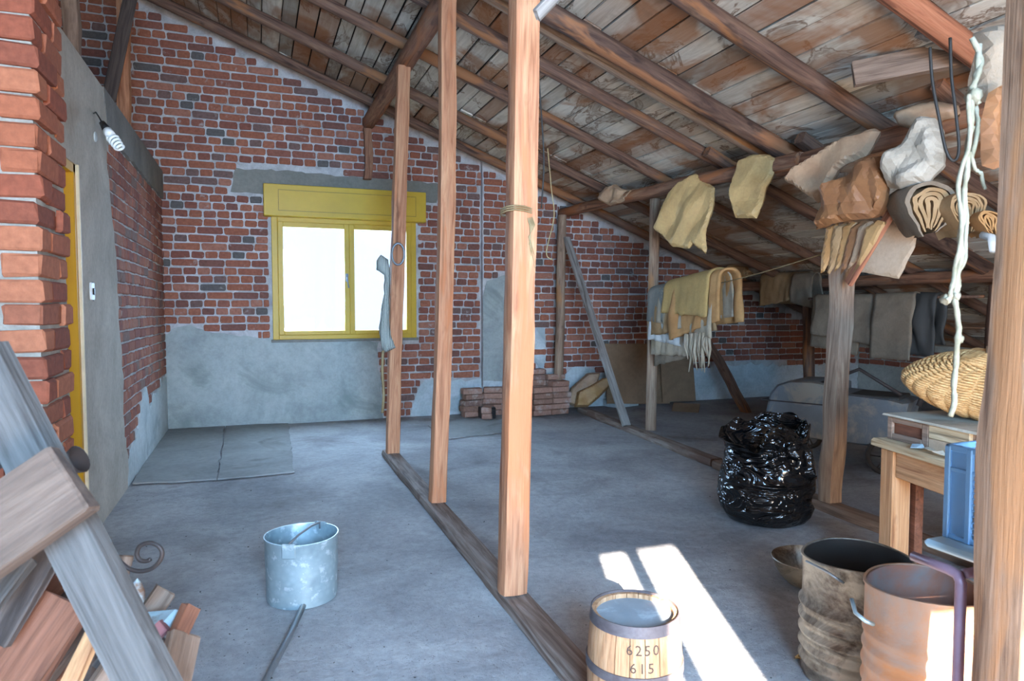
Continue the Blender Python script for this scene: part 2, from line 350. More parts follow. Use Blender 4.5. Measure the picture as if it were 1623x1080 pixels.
def beam(name, A, B, w, h, mat, label=None, cat=None, group=None, rnd=0, bend=.02, wob=.06, seed=None, parent=None, seg=18, taper=1, bulges=()):
    """timber from A to B; rnd=1 is a log, 0 a hewn squared post with worn corners"""
    seed = R.uniform(0, 99) if seed is None else seed
    A = V(A); B = V(B); L = (B - A).length; n = 12; mb = MB(); vs = []; fs = []
    for i in range(seg + 1):
        t = i / seg; x = L * t; k = 1 + (taper - 1) * t
        oy = bend * math.sin(math.pi * t) * math.sin(seed * 3) + .25 * bend * noise.noise(V((t * 5, seed, 1))) * 2
        oz = bend * math.sin(math.pi * t) * math.cos(seed * 3) + .25 * bend * noise.noise(V((t * 5, seed, 7))) * 2
        for bt, bw, ba in bulges: k += ba * math.exp(-((t - bt) / bw) ** 2)
        for j in range(n):
            a = 2 * math.pi * (j + .5) / n; c, s_ = math.cos(a), math.sin(a)
            if rnd: r = 1
            else: r = min(1 / max(abs(c), abs(s_)), 1.24)
            r *= 1 + wob * 2 * noise.noise(V((x * 3.5 + seed, c * 1.2, s_ * 1.2 + seed)))
            vs.append(V((x, c * r * w / 2 * k + oy, s_ * r * h / 2 * k + oz)))
    for i in range(seg):
        for j in range(n): j2 = (j + 1) % n; fs.append((i * n + j, i * n + j2, (i + 1) * n + j2, (i + 1) * n + j))
    fs += [tuple(range(n))[::-1], tuple(seg * n + k for k in range(n))]
    mb.add(vs, fs); o = mb.build(name, mat, parent, True, frame(A, B), 38 if not rnd else 60)
    if label: tag(o, label, cat, group)
    return o
def plank(name, A, B, w, t, mat, upv=V((0, 0, 1)), label=None, cat='board', group=None, parent=None, j=.003, seg=1):
    """board from A to B; local z is the thin direction, close to upv"""
    A = V(A); B = V(B); L = (B - A).length; mb = MB(); mb.cbox((0, -w / 2, -t / 2), (L, w / 2, t / 2), .003, None, j)
    o = mb.build(name, mat, parent, False, frame(A, B, upv))
    if label: tag(o, label, cat, group)
    return o
def jag(poly, h=.05, amp=.02, seed=0, fix=None):
    out = []
    for i in range(len(poly)):
        a = V(poly[i]); b = V(poly[(i + 1) % len(poly)]); n = max(1, int((b - a).length / h))
        for k in range(n):
            p = a.lerp(b, k / n)
            q = V((p.x * 7 + seed, p.y * 7, seed)); d = V((noise.noise(q * 1.7) + .5 * noise.noise(q * 4), noise.noise(q * 1.7 + V((9, 9, 9))) + .5 * noise.noise(q * 4 + V((5, 5, 5))))) * amp * 1.6
            if fix and fix(p): d = V((0, 0))
            out.append(p + d)
    return out
def inside(p, poly):
    c = False; n = len(poly); j = n - 1
    for i in range(n):
        if (poly[i][1] > p[1]) != (poly[j][1] > p[1]) and p[0] < (poly[j][0] - poly[i][0]) * (p[1] - poly[i][1]) / (poly[j][1] - poly[i][1]) + poly[i][0]: c = not c
        j = i
    return c
def edist(p, poly):
    d = 9
    for i in range(len(poly)):
        a = poly[i]; b = poly[(i + 1) % len(poly)]; ab = b - a; t = max(0, min(1, (p - a).dot(ab) / max(ab.dot(ab), 1e-9))); d = min(d, (a + ab * t - p).length)
    return d
def shell(name, poly, mw, thick, mat, front, back=None, h=.03, edge=.03, parent=None, smooth=True, angle=None, edgejit=0, seed=0):
    """closed solid whose outline is poly (2-D, in the plane mw x-z, y towards the viewer is -y): front/back height functions"""
    poly = [V(p) for p in poly]; P = jag(poly, h, edgejit, seed) if edgejit else jag(poly, h, 0)
    mn = V((min(p.x for p in P), min(p.y for p in P))); mx_ = V((max(p.x for p in P), max(p.y for p in P)))
    pts = list(P); ny = int((mx_.y - mn.y) / h) + 1; nx = int((mx_.x - mn.x) / h) + 1; rr = random.Random(seed)
    for a in range(nx + 1):
        for b in range(ny + 1):
            q = V((mn.x + (a + (b % 2) * .5) * h + rr.uniform(-.12, .12) * h, mn.y + b * h + rr.uniform(-.12, .12) * h))
            if inside(q, P) and edist(q, P) > h * .45: pts.append(q)
    n = len(P); res = delaunay_2d_cdt(pts, [(i, (i + 1) % n) for i in range(n)], [], 1, 1e-5)
    vv, ff = res[0], res[2]
    rim = [edist(q, P) < 1e-4 for q in vv]; vs = []; fidx = []; bidx = []
    for q, r_ in zip(vv, rim):
        d = min(1, edist(q, P) / edge) ** .5; f = front(q.x, q.y)
        if r_: fidx.append(len(vs)); bidx.append(len(vs)); vs.append(V((q.x, -f, q.y)))
        else:
            fidx.append(len(vs)); vs.append(V((q.x, -(f + thick * d), q.y)))
            bidx.append(len(vs)); vs.append(V((q.x, -(f - (thick if back is None else back) * d), q.y)))
    fs = []
    for f in ff:
        fs.append(tuple(fidx[i] for i in f)); fs.append(tuple(bidx[i] for i in reversed(f)))
    fs = [f for f in fs if len(set(f)) > 2]
    mb = MB(); mb.add(vs, fs); return mb.build(name, mat, parent, smooth, mw, angle)
def slab(name, poly, y0, y1, mat, parent, seed=0, amp=.02, fix=None, h=.05, mw=I4, bulge=.004):
    """plaster patch: poly in x,z; from y0 (wall) out to y1 (front)"""
    P = jag(poly, h, amp, seed, fix) if amp else [V(p) for p in poly]
    n = len(P); pts = list(P)
    mn = V((min(p.x for p in P), min(p.y for p in P))); mx_ = V((max(p.x for p in P), max(p.y for p in P))); g = .09
    for a in range(int((mx_.x - mn.x) / g) + 1):
        for b in range(int((mx_.y - mn.y) / g) + 1):
            q = V((mn.x + (a + .5) * g, mn.y + (b + .5) * g))
            if inside(q, P) and edist(q, P) > .03: pts.append(q)
    res = delaunay_2d_cdt(pts, [(i, (i + 1) % n) for i in range(n)], [], 1, 1e-5); vv, ff = res[0], res[2]; k = len(vv)
    sg = 1 if y1 < y0 else -1; vs = []; idx = []
    rim = [edist(q, P) < 1e-4 for q in vv]
    for q, r_ in zip(vv, rim): vs.append(V((q.x, y1 + (sg * .006 if r_ else bulge * noise.noise(V((q.x * 3, q.y * 3, seed)))), q.y)))
    fs = [tuple(f) for f in ff]
    # rim wall
    order = {}
    for f in ff:
        for i in range(len(f)):
            e = (f[i], f[(i + 1) % len(f)]); order[e] = 1
    for (a, b) in list(order):
        if (b, a) not in order:
            m0 = len(vs); vs += [V((vv[a].x, y0, vv[a].y)), V((vv[b].x, y0, vv[b].y))]; fs.append((b, a, m0, m0 + 1))
    mb = MB(); mb.add([mw @ v for v in vs], fs); return mb.build(name, mat, parent, True, I4, 40)
# ---------------------------------------------------------------- brickwork
PITCH = .0855
def brick_variant(L, H, D, k):
    rr = random.Random(k); vs = []; c = .012; j = .0035
    base = [(-L / 2 + c, -H / 2), (L / 2 - c, -H / 2), (L / 2, -H / 2 + c), (L / 2, H / 2 - c), (L / 2 - c, H / 2), (-L / 2 + c, H / 2), (-L / 2, H / 2 - c), (-L / 2, -H / 2 + c)]
    base = [(x + rr.uniform(-j, j), z + rr.uniform(-j, j)) for x, z in base]
    for x, z in base: vs.append((x, .004, z))
    for x, z in base: vs.append((x * .985, -D * .6, z * .97))
    for x, z in base: vs.append((x - math.copysign(.007, x), -D + rr.uniform(-.0015, .0015), z - math.copysign(.006, z)))
    fs = []
    for a in (0, 8):
        for i in range(8): i2 = (i + 1) % 8; fs.append((a + i, a + i2, a + 8 + i2, a + 8 + i))
    fs.append(tuple(16 + i for i in range(8)))
    return vs, fs
VAR = {}
for kind, L in (('s', .250), ('h', .122), ('q', .18)):
    VAR[kind] = [brick_variant(L, .0715, .013, 100 * ord(kind) + k) for k in range(8)]
VMESH = {}
def vm(kind, k, mat):
    key = (kind, k, mat)
    if key not in VMESH: VMESH[key] = mesh('brick', *VAR[kind][k], mat, False)
    return VMESH[key]
def brickwork(parent, mw, u0, u1, z0, z1, ok, mat, limit=300, sag=.0, seed=1, name='brick', flip=.2):
    rr = random.Random(seed); cand = []
    row = 0; z = z0 + PITCH / 2
    while z < z1:
        st_ = (row % 2 == 0) if rr.random() > flip else (row % 2 == 1)
        u = u0 + (rr.uniform(-.13, 0) if st_ else rr.uniform(-.07, 0))
        while u < u1:
            kind = 's' if st_ else 'h'
            if rr.random() < .1: kind = rr.choice('shq')
            L = {'s': .247, 'h': .119, 'q': .18}[kind] + .013 + rr.uniform(-.002, .004)
            uc = u + L / 2; zc = z + sag * math.sin(uc * 1.3) + rr.uniform(-.003, .003)
            hl = L / 2 - .004
            if all(ok(uc + dx, zc + dz) for dx in (-hl, hl) for dz in (-.03, .03)): cand.append((uc, zc, kind))
            else:
                run = None; best = None
                for q in range(25):
                    x = uc - hl + 2 * hl * q / 24; g = ok(x, zc - .026) and ok(x, zc + .026)
                    if g:
                        run = (run[0], x) if run else (x, x)
                        if best is None or run[1] - run[0] > best[1] - best[0]: best = run
                    else: run = None
                if best and best[1] - best[0] > .035: cand.append(((best[0] + best[1]) / 2, zc, 'c', best[1] - best[0]))
            u += L
        z += PITCH; row += 1
    def key(c):
        p = mw @ V((c[0], 0, c[1])); d = (p - EC).dot(FW); q = (p - EC).dot(RT) / d
        vis = abs(q) < .77 and abs((p - EC).dot(UP) / d) < .52
        return (0 if vis else 1, d / (1.9 if c[2] == 's' else 1))
    cand.sort(key=key); big = cand[:limit]; rest = cand[limit:]
    for uc, zc, kind, *cut in big:
        sx_ = 1
        if cut: kind = 'h' if cut[0] < .15 else 's'; sx_ = cut[0] / (.122 if kind == 'h' else .25)
        m2 = mw @ Matrix.Translation((uc, rr.uniform(-.003, .002), zc)) @ Matrix.Rotation(rr.uniform(-.012, .012), 4, 'Y') @ Matrix.Diagonal((sx_, 1, 1, 1))
        link(name, vm(kind, rr.randrange(8), mat), parent, m2)
    if rest:
        mb = MB()
        for uc, zc, kind, *cut in rest:
            sx_ = 1
            if cut: kind = 'h' if cut[0] < .15 else 's'; sx_ = cut[0] / (.122 if kind == 'h' else .25)
            m2 = mw @ Matrix.Translation((uc, rr.uniform(-.003, .002), zc)) @ Matrix.Rotation(rr.uniform(-.012, .012), 4, 'Y') @ Matrix.Diagonal((sx_, 1, 1, 1))
            vs, fs = VAR[kind][rr.randrange(8)]; mb.add([m2 @ V(v) for v in vs], fs)
        stuff(mb.build('small_brickwork', mat, parent, False, I4))
# ================================================================= STRUCTURE
SL = .378; Z0 = 4.008
def roofz(x): return Z0 - SL * x if x > -1.8 else Z0 + 1.8 * SL + SL * (x + 1.8)
YB = 7.9; XL = -.9; XR = 8.6
# floor
mb = MB()
N1, N2 = 60, 50; vs = []; fs = []
for i in range(N1 + 1):
    for k in range(N2 + 1):
        x = -3.2 + (XR + 3.4) * i / N1; y = -2.9 + (YB + 3.1) * k / N2; vs.append(V((x, y, .006 * noise.noise(V((x * 1.3, y * 1.3, 0))) - .004)))
for i in range(N1):
    for k in range(N2): a = i * (N2 + 1) + k; fs.append((a, a + N2 + 1, a + N2 + 2, a + 1))
mb.add(vs, fs); mb.box((-3.2, -2.9, -.2), (XR + .2, YB + .2, -.06)); fl = st(mb.build('floor', 'floor', None, True, I4, 40))
# back wall ---------------------------------------------------------------
WX0, WX1, WZ0, WZ1 = aY(433, 540, YB).x, aY(659, 530, YB).x, .93, 2.24
def xz(u, v): p = aY(u, v, YB); return V((p.x, p.z))
def wall_prism(name, poly, y0, y1, mat, hole=None):
    n = len(poly); pts = [V(p) for p in poly]; edges = [(i, (i + 1) % n) for i in range(n)]
    if hole: pts += [V(p) for p in hole]; edges += [(n + i, n + (i + 1) % len(hole)) for i in range(len(hole))]
    res = delaunay_2d_cdt(pts, edges, [], 0, 1e-5); vv, ff = res[0], res[2]
    ff = [f for f in ff if inside(sum((V(vv[i]) for i in f), V((0, 0))) / len(f), poly) and not (hole and inside(sum((V(vv[i]) for i in f), V((0, 0))) / len(f), hole))]
    mb = MB(); k = len(vv)
    fs = [tuple(f) for f in ff] + [tuple(i + k for i in reversed(f)) for f in ff]; es = set()
    for f in ff:
        for i in range(3): es.add((f[i], f[(i + 1) % 3]))
    for a, b in es:
        if (b, a) not in es: fs.append((b, a, a + k, b + k))
    mb.add([V((v.x, y0, v.y)) for v in vv] + [V((v.x, y1, v.y)) for v in vv], fs)
    return mb
gable = [V((-3.2, -.2)), V((XR, -.2)), V((XR, roofz(XR) + .03)), V((-1.8, roofz(-1.8) + .03)), V((-3.2, roofz(-3.2) + .03))]
hole = [V((WX0 + .03, WZ0 + .02)), V((WX1 - .03, WZ0 + .02)), V((WX1 - .03, WZ1)), V((WX0 + .03, WZ1))]
wb = st(wall_prism('wall_back', gable, YB, YB + .32, 'mortar', hole).build('wall_back', 'mortar', None, False, I4))
PA = [xz(256, 690), xz(256, 532), xz(275, 523), xz(300, 516), xz(322, 524), xz(345, 530), xz(420, 536), xz(470, 541), xz(600, 541), xz(598, 560), xz(603, 600), xz(608, 690)]
PA = [V((p.x, max(p.y, -.02))) for p in PA]
PB = [xz(372, 268), xz(470, 272), xz(560, 280), xz(640, 287), xz(697, 291), xz(692, 322), xz(560, 316), xz(422, 308), xz(366, 304)]
PC = [xz(650, 690), xz(655, 640), xz(668, 606), xz(690, 600), xz(735, 606), xz(775, 600), xz(800, 596), xz(850, 592), xz(885, 602), xz(915, 578), xz(935, 586), xz(955, 596), xz(985, 590), xz(1030, 590), xz(1100, 584), xz(1180, 578), xz(1260, 578), xz(1420, 574), xz(1420, 690)]
PC = [V((min(p.x, XR), max(p.y, -.02))) for p in PC]
CX0 = aY(762, 400, YB).x; CX1 = CX0 + .98
PD = [V((WX0 - .33, 2.47)), V((WX0 - .12, 2.5)), V((WX0 - .1, 2.33)), V((WX0 - .22, 2.28)), V((WX0 - .36, 2.36))]
patches = [PA, PB, PC]
def okb(x, z):
    if z > roofz(x) - .07 or z < 0 or x > XR - .05: return False
    if x < XL and z < 2.55: return False
    if x < -2.9: return False
    if WX0 - .03 < x < WX1 + .03 and WZ0 - .04 < z < WZ1 + .36: return False
    if CX0 - .01 < x < CX1 + .01 and z < 2.75 - 0 * x: return False
    return not any(inside((x, z), P) for P in patches)
brickwork(wb, Matrix.Translation((0, YB, 0)), -2.9, XR, 0, 4.7, okb, 'brick', 300, .006, 3)
fixf = lambda p: p.y < .02
slab('cement_plaster', PA, YB, YB - .016, 'plaster', wb, 1, .02, fixf)
slab('lintel_plaster', PB, YB, YB - .014, 'lintel', wb, 2, .015)
slab('whitewashed_plaster', PC, YB, YB - .016, 'plaster_light', wb, 3, .03, fixf)
for k, (u, v, s) in enumerate(((372, 322, 14), (560, 330, 6), (620, 212, 12), (432, 92, 12), (545, 160, 12), (395, 83, 10), (1172, 510, 9), (700, 595, 9), (668, 382, 8), (300, 133, 9), (840, 520, 0), (485, 118, 8), (585, 188, 13), (670, 228, 12), (632, 570, 7))):
    if s: slab('mortar_splash', [xz(u + s * 1.3 * math.cos(a), v + s * .8 * math.sin(a)) for a in (0, .9, 1.8, 2.7, 3.6, 4.5, 5.4)], YB, YB - .0145, 'mortar', wb, 10 + k, .03, h=.03)
# chimney breast
cb = st(wall_prism('chimney_breast', [V((CX0, 0)), V((CX1, 0)), V((CX1, roofz(CX1) - .01)), V((CX0, roofz(CX0) - .01))], YB - .07, YB + .02, 'mortar').build('wall_back_chimney_breast', 'mortar', None, False, I4))
CY = YB - .07
def cz(u, v): p = aY(u, v, CY); return V((p.x, p.z))
NP = [cz(765, 604), cz(765, 470), cz(772, 446), cz(800, 436), cz(822, 446), cz(826, 480), cz(826, 604)]
NQ = [cz(845, 570), cz(842, 535), cz(850, 515), cz(862, 520), cz(866, 560), cz(858, 590)]
NR = [V((CX0, -.01)), V((CX0, .42)), cz(800, 600), cz(860, 596), V((CX1, .5)), V((CX1, -.01))]
def okc(x, z): return CX0 + .01 < x < CX1 - .005 and 0 < z < roofz(x) - .09 and not any(inside((x, z), P) for P in (NP, NQ, NR))
brickwork(cb, Matrix.Translation((0, CY, 0)), CX0 + .012, CX1, 0, 4, okc, 'brick', 140, 0, 8, flip=.1)
slab('plaster_panel', NP, CY, CY - .018, 'plaster', cb, 21, .006)
slab('plaster_panel', NQ, CY, CY - .015, 'plaster_light', cb, 22, .02, h=.03)
slab('whitewashed_plaster', NR, CY, CY - .015, 'plaster_light', cb, 23, .012, fixf)
# left partition with door opening -----------------------------------------
DY0, DY1, DZ = 3.13, 4.25, 2.05; TOPZ = 2.68; WT = .16
MWL = Matrix(((0, -1, 0, XL), (1, 0, 0, 0), (0, 0, 1, 0), (0, 0, 0, 1)))   # local x -> world y, local -y -> world +x
mb = MB()
mb.box((XL - WT, DY1, -.05), (XL, YB, TOPZ - .02)); mb.box((XL - WT, DY0 - .5, DZ), (XL, DY1, TOPZ - .02)); mb.box((XL - WT, -2.6, -.05), (XL - .02, 2.8, TOPZ - .02))
wl = st(mb.build('wall_left', 'mortar', None, False, I4))
def yz(u, v): p = aX(u, v, XL); return V((p.y, p.z))
yb0 = yz(180, 400).x
PL1 = [V((DY1, -.02)), V((DY1, DZ)), V((2.9, DZ)), V((2.9, TOPZ)), V((5.0, TOPZ)), V((yb0 + .05, 2.42)), V((yb0 - .22, 2.34)), V((yb0 - .14, 2.0)), V((yb0, 1.7)), V((yb0 + .03, 1.2)), V((yb0 + .14, .8)), V((yb0 + .12, .4)), V((yb0 + .25, .22)), V((yb0 + .2, -.02))]
PL2 = [V((5.1, 2.42)), V((5.0, TOPZ)), V((YB, TOPZ)), V((YB, 2.40))]
PL3 = [V((yb0 + .15, -.02)), V((yb0 + .3, .2)), V((yb0 + .7, .33)), V((yb0 + .95, .55)), V((yb0 + 1.25, .62)), V((yb0 + 1.3, .42)), V((yb0 + 1.9, .5)), V((YB, .6)), V((YB, -.02))]
def okl(y, z): return 0 < z < 2.42 and yb0 - .3 < y < YB - .02 and not any(inside((y, z), P) for P in (PL1, PL2, PL3))
brickwork(wl, MWL, yb0 - .3, YB, 0, 2.6, okl, 'brick_left', 300, .01, 5, flip=.4)
fixl = lambda p: p.y < .02 or p.y > TOPZ - .01 or abs(p.x - DY1) < .02 or p.x > YB - .02 or (abs(p.y - DZ) < .02 and p.x < DY1 + .05)
slab('cement_render', PL1, 0, -.02, 'plaster_wall', wl, 31, .03, fixl, mw=MWL)
slab('concrete_ring_beam', PL2, 0, -.03, 'beamconc', wl, 32, .012, fixl, mw=MWL)
slab('whitewashed_plaster', PL3, 0, -.018, 'plaster_light', wl, 33, .04, fixl, mw=MWL)
mb = MB(); mb.box((XL - WT, 2.6, TOPZ - .03), (XL + .015, YB, TOPZ), None, .004); mb.build('top_slab', 'beamconc', wl, False, I4)
# door frame
d = bpy.data.objects.new('door_1', None); COL.objects.link(d); d.matrix_basis = Matrix.Translation((XL - .08, 3.7, 0)); st(d)
mb = MB(); mb.cbox((XL - WT - .01, DY1 - .05, 0), (XL + .012, DY1, DZ)); mb.build('door_jamb', 'yellow_door', d)
mb = MB(); mb.cbox((XL - WT - .01, DY0, DZ - .05), (XL + .012, DY1, DZ)); mb.build('door_head', 'yellow_door', d)
mb = MB(); mb.cbox((XL + .008, DY1 - .008, 0), (XL + .028, DY1 + .008, DZ)); mb.build('edge_strip', 'creamedge', d)
mb = MB(); mb.cbox((XL - .13, DY1 - .09, .02), (XL - .09, DY1 - .05, DZ - .05)); mb.build('door_stop', 'yellow_door', d)
# brick pier in the foreground
PX = -.685; PY = 2.75
mb = MB(); vs = []; fs = []; nz = 90
for i in range(nz + 1):
    z = 3.9 * i / nz
    loop = []
    for (a, b) in (((-1.5, PY + .012), (PX - .012, PY + .012)), ((PX - .012, PY + .012), (PX - .012, PY + .375)), ((PX - .012, PY + .375), (-1.5, PY + .375))):
        for k in range(8): q = V(a).lerp(V(b), k / 8); loop.append(q)
    for q in loop: nn = noise.noise(V((q.x * 14, q.y * 14, z * 16))) * .008; vs.append(V((q.x + nn, q.y - nn, z)))
n = 24
for i in range(nz):
    for k in range(n - 1): fs.append((i * n + k, i * n + k + 1, (i + 1) * n + k + 1, (i + 1) * n + k))
mb.add(vs, fs); mb.box((-1.48, PY + .03, 0), (PX - .03, PY + .36, 3.92))
pier = st(mb.build('wall_left_brick_pier', 'mortar_pier', None, True, I4, 50))
PVAR = {}
def pier_brick(lx, ly, k):
    key = (round(lx, 2), round(ly, 2), k)
    if key not in PVAR:
        b = MB(); rr = R
        b.cbox((-lx / 2, -ly / 2, -.0385), (lx / 2, ly / 2, .0385), .008, None, .0035)
        me = mesh('brick', b.v, b.f, 'brick_pier'); bm = bmesh.new(); bm.from_mesh(me); bmesh.ops.recalc_face_normals(bm, faces=bm.faces); bm.to_mesh(me); bm.free(); PVAR[key] = me
    return PVAR[key]
for c in range(40):
    z = .04 + c * .0875
    if z > 3.45: break
    rr = R; out = lambda: rr.uniform(-.004, .014)
    L, W, g = .245, .118, .012
    if c % 2 == 0: items = [(PX - W / 2, PY + L / 2, W, L), (PX - L / 2, PY + L + g + W / 2, L, W), (PX - W - g - L / 2, PY + W / 2, L, W), (PX - W - 2 * g - 1.5 * L, PY + W / 2, L, W)]
    else: items = [(PX - L / 2, PY + W / 2, L, W), (PX - W / 2, PY + W + g + L / 2, W, L), (PX - L - g - W / 2, PY + L / 2, W, L), (PX - L - 2 * g - 1.5 * W, PY + L / 2, W, L), (PX - L - 3 * g - 2.5 * W, PY + L / 2, W, L)]
    for (x, y, lx, ly) in items:
        m2 = Matrix.Translation((x + out() * (1 if x > PX - .2 else .2), y - out(), z + rr.uniform(-.003, .003))) @ Matrix.Rotation(rr.uniform(-.02, .02), 4, 'Z') @ Matrix.Rotation(rr.uniform(-.012, .012), 4, 'Y')
        link('brick', pier_brick(lx, ly, rr.randrange(4)), pier, m2)
# right knee wall, rear wall, far left wall
KZ = roofz(XR)
mb = MB(); mb.box((XR, -2.8, -.1), (XR + .2, YB + .3, KZ + .05)); wr = st(mb.build('wall_right', 'plaster', None, False, I4))
MWR = Matrix(((0, 1, 0, XR), (-1, 0, 0, 0), (0, 0, 1, 0), (0, 0, 0, 1)))
brickwork(wr, MWR, -YB, -3.0, .42, KZ, lambda u, z: .43 < z < KZ - .04 and -YB + .02 < u < -3, 'brick', 120, 0, 12)
RY = -2.6
def rear(Lt): dd = (RY + math.sin(YAW) * Lt) / math.cos(YAW); return math.sin(YAW) * dd + math.cos(YAW) * Lt
tt = math.tan(SUN_E); OT = tt * (3.58 + 2.53)
g2 = [V((-3.2, -.1)), V((XR, -.1)), V((XR, roofz(XR) + .03)), V((-1.8, roofz(-1.8) + .03)), V((-3.2, roofz(-3.2) + .03))]
h2 = [V((rear(.455), .9)), V((rear(1.40), .9)), V((rear(1.40), OT)), V((rear(.455), OT))]
wr2 = st(wall_prism('wall_rear', g2, RY - .03, RY, 'mortar', h2).build('wall_rear', 'mortar', None, False, I4))
w2 = bpy.data.objects.new('window_2', None); COL.objects.link(w2); w2.matrix_basis = Matrix.Translation((rear(1), RY, .9)); st(w2)
for a, b in ((.59, .665), (.875, 1.045)):
    mb = MB(); mb.cbox((rear(a), RY - .03, .9), (rear(b), RY, OT)); mb.build('mullion', 'board_brown', w2)
mb = MB(); mb.cbox((rear(1.046), RY - .03, OT - .235), (rear(1.40), RY, OT)); mb.build('added_sun_blocker', 'board_brown', w2)  # unseen board, added only to lower the top of the third sunbeam
mb = MB(); mb.box((-3.25, -2.7, -.1), (-3.2, YB, 4.3)); st(mb.build('wall_far_left', 'mortar', None, False, I4))
# roof: covering, boards, rafters
nd = V((SL, 0, 1)).normalized()
ceil = bpy.data.objects.new('ceiling', None); COL.objects.link(ceil); ceil.matrix_basis = Matrix.Translation((3, 3.5, roofz(3))); st(ceil)
mb = MB()
for (xa, xb) in ((-1.8, XR + .1), (-3.3, -1.8)):
    za, zb = roofz(xa) + .05, roofz(xb) + .05
    mb.add([(xa, -2.75, za), (xb, -2.75, zb), (xb, YB + .25, zb), (xa, YB + .25, za), (xa, -2.75, za + .03), (xb, -2.75, zb + .03), (xb, YB + .25, zb + .03), (xa, YB + .25, za + .03)], [(0, 1, 2, 3), (4, 5, 6, 7), (0, 1, 5, 4), (2, 3, 7, 6), (1, 2, 6, 5), (0, 3, 7, 4)])
mb.build('roof_felt', 'dark', ceil, False, I4)
RAF = [7.52, 6.70, 5.82, 4.95, 4.22, 3.43, 2.53, 1.6, .6, -.5]
dx = V((1, 0, -SL)).normalized(); s = 0; tot = (XR + 1.8) / dx.x; k = 0
while s < tot:
    wv_ = R.uniform(.125, .185); a = V((-1.8, 0, roofz(-1.8))) + dx * (s + wv_ / 2)
    cuts = [YB + .02, RAF[1] + R.choice((0, 0, .85)), R.choice((RAF[3], RAF[4])), R.choice((RAF[5], RAF[6])), .4, -2.65]
    if R.random() < .35: cuts.pop(R.choice((1, 2, 3)))
    for y1, y0 in zip(cuts, cuts[1:]):
        th = .022; off = nd * (.012 + R.uniform(-.004, .008))
        A = V((a.x, y0 + .005, a.z)) + off; B = V((a.x, y1 - .005, a.z)) + off
        b = MB(); b.cbox((0, -wv_ / 2 + .006, -th / 2), ((B - A).length, wv_ / 2 - .006, th / 2), .003, None, .003)
        me = mesh('roof_board', b.v, b.f, 'roof'); bm = bmesh.new(); bm.from_mesh(me); bmesh.ops.recalc_face_normals(bm, faces=bm.faces); bm.to_mesh(me); bm.free()
        link('roof_board', me, ceil, frame(A, B, nd))
    s += wv_
rl = ['closest to the gable wall, above the brickwork slope', 'second from the gable wall, above the window', 'third from the gable wall', 'passing just behind the top of the middle post', 'thick bark-covered log next to a thinner squared one', 'with pale knot at upper right of photo']
def rafter(y, r, mat, label, xa=-1.75, xb=XR - .05, dz=0, **k):
    za = roofz(xa) - r - .012 - dz; zb = roofz(xb) - r - .012 - dz
    return beam('rafter', (xa, y, za), (xb, y + k.pop('dy', 0), zb), 2 * r, 2 * r, mat, label, 'rafter', None, 1, k.pop('bend', .018), seg=30, wob=.07, **k)
rafter(7.52, .05, 'rafter', 'brown round rafter running down the slope closest to the brick gable')
rafter(6.70, .052, 'rafter', 'dark round rafter, second out from the brick gable wall')
rafter(5.82, .05, 'rafter', 'dark rafter, third from the gable, crossing above the tall brown sack')
rafter(4.95, .053, 'rafter', 'smooth dark log rafter, fourth from the gable, ending near short lapped stub')
rafter(4.22, .07, 'rafter_bark', 'thick rough bark-covered rafter beside the lighter squared timber')
rafter(3.43, .06, 'rafter', 'purplish brown log rafter with pale cut knot, upper right')
rafter(2.53, .062, 'rafter_orange', 'smooth reddish orange rafter at the top right corner')
rafter(1.6, .055, 'rafter', 'rafter log nearest overhead, out past the top right corner', xb=6)
beam('squared_timber', (-1.7, 4.46, roofz(-1.7) - .07), (3.85, 4.44, roofz(3.85) - .07), .085, .11, 'post_grey', 'lighter squared timber running tight beside the bark-covered rafter', 'beam')
# purlins
pa = beam('purlin', (1.22, YB - .01, 3.355), (1.22, -2.5, 3.355), .15, .15, 'beam', 'thick brown purlin log carried by the three tall posts', 'beam', rnd=1, seg=30, bend=.02)
pB1 = aX(885, 340, 3.62); pB2 = aX(1270, 254, 3.6); pB3 = aX(1600, 165, 3.6)
pB1.y = YB
pb = beam('purlin', pB1, (pB2 + (pB2 - pB1) * .0), .12, .12, 'beam', 'long round purlin from the gable with paper sacks hung over it', 'beam', rnd=1, seg=26, bend=.02)
beam('purlin', pB2 + V((.03, .25, -.01)), pB3 + V((.03, 0, .02)), .12, .13, 'beam', 'second purlin length behind the bundled burlap and canvas', 'beam', rnd=1, seg=20)
pC = beam('purlin', (6.05, YB - .01, 1.545), (6.05, 1.5, 1.545), .12, .12, 'beam', 'low purlin log near the eaves, carried by far dark posts', 'beam', rnd=1, seg=24)
# ================================================================= POSTS AND SILLS
def post(y, base, top, w, mat, label, ztop, group=None, rnd=0, depthw=None, **k):
    A = aY(base[0], base[1], y); B = aY(top[0], top[1], y); dd = (B - A) / (B.z - A.z); A = A - dd * A.z + dd * .055; B = A + dd * (ztop - .055)
    return beam('post', A, B, w, depthw or w, mat, label, 'post', group, rnd, seg=26, **k)
post(5.73, (622, 728), (640, 110), .115, 'post', 'hewn orange post with rag and metal ring, farthest of the three on the long sill', 3.28, bend=.015)
post(4.20, (693, 808), (709, 0), .105, 'post', 'middle hewn post of the three on the long sill', 3.28, bend=.02)
post(2.74, (811, 957), (828, 0), .112, 'post', 'nearest tall hewn post on the long sill, twine tied round it', 3.28, bend=.015, depthw=.12)
post(7.62, (884, 625), (891, 345), .11, 'post_grey', 'brown post by the gable wall above the right-hand brick pile', 2.40, rnd=1)
post(5.89, (1032, 690), (1038, 320), .105, 'post_grey', 'round weathered post behind the hanging pile of sacks', 2.36, rnd=1)
post(3.32, (1315, 808), (1329, 440), .115, 'post_grey', 'twisted weathered post standing beside the black bin bag', 2.12, bend=.03, wob=.1)
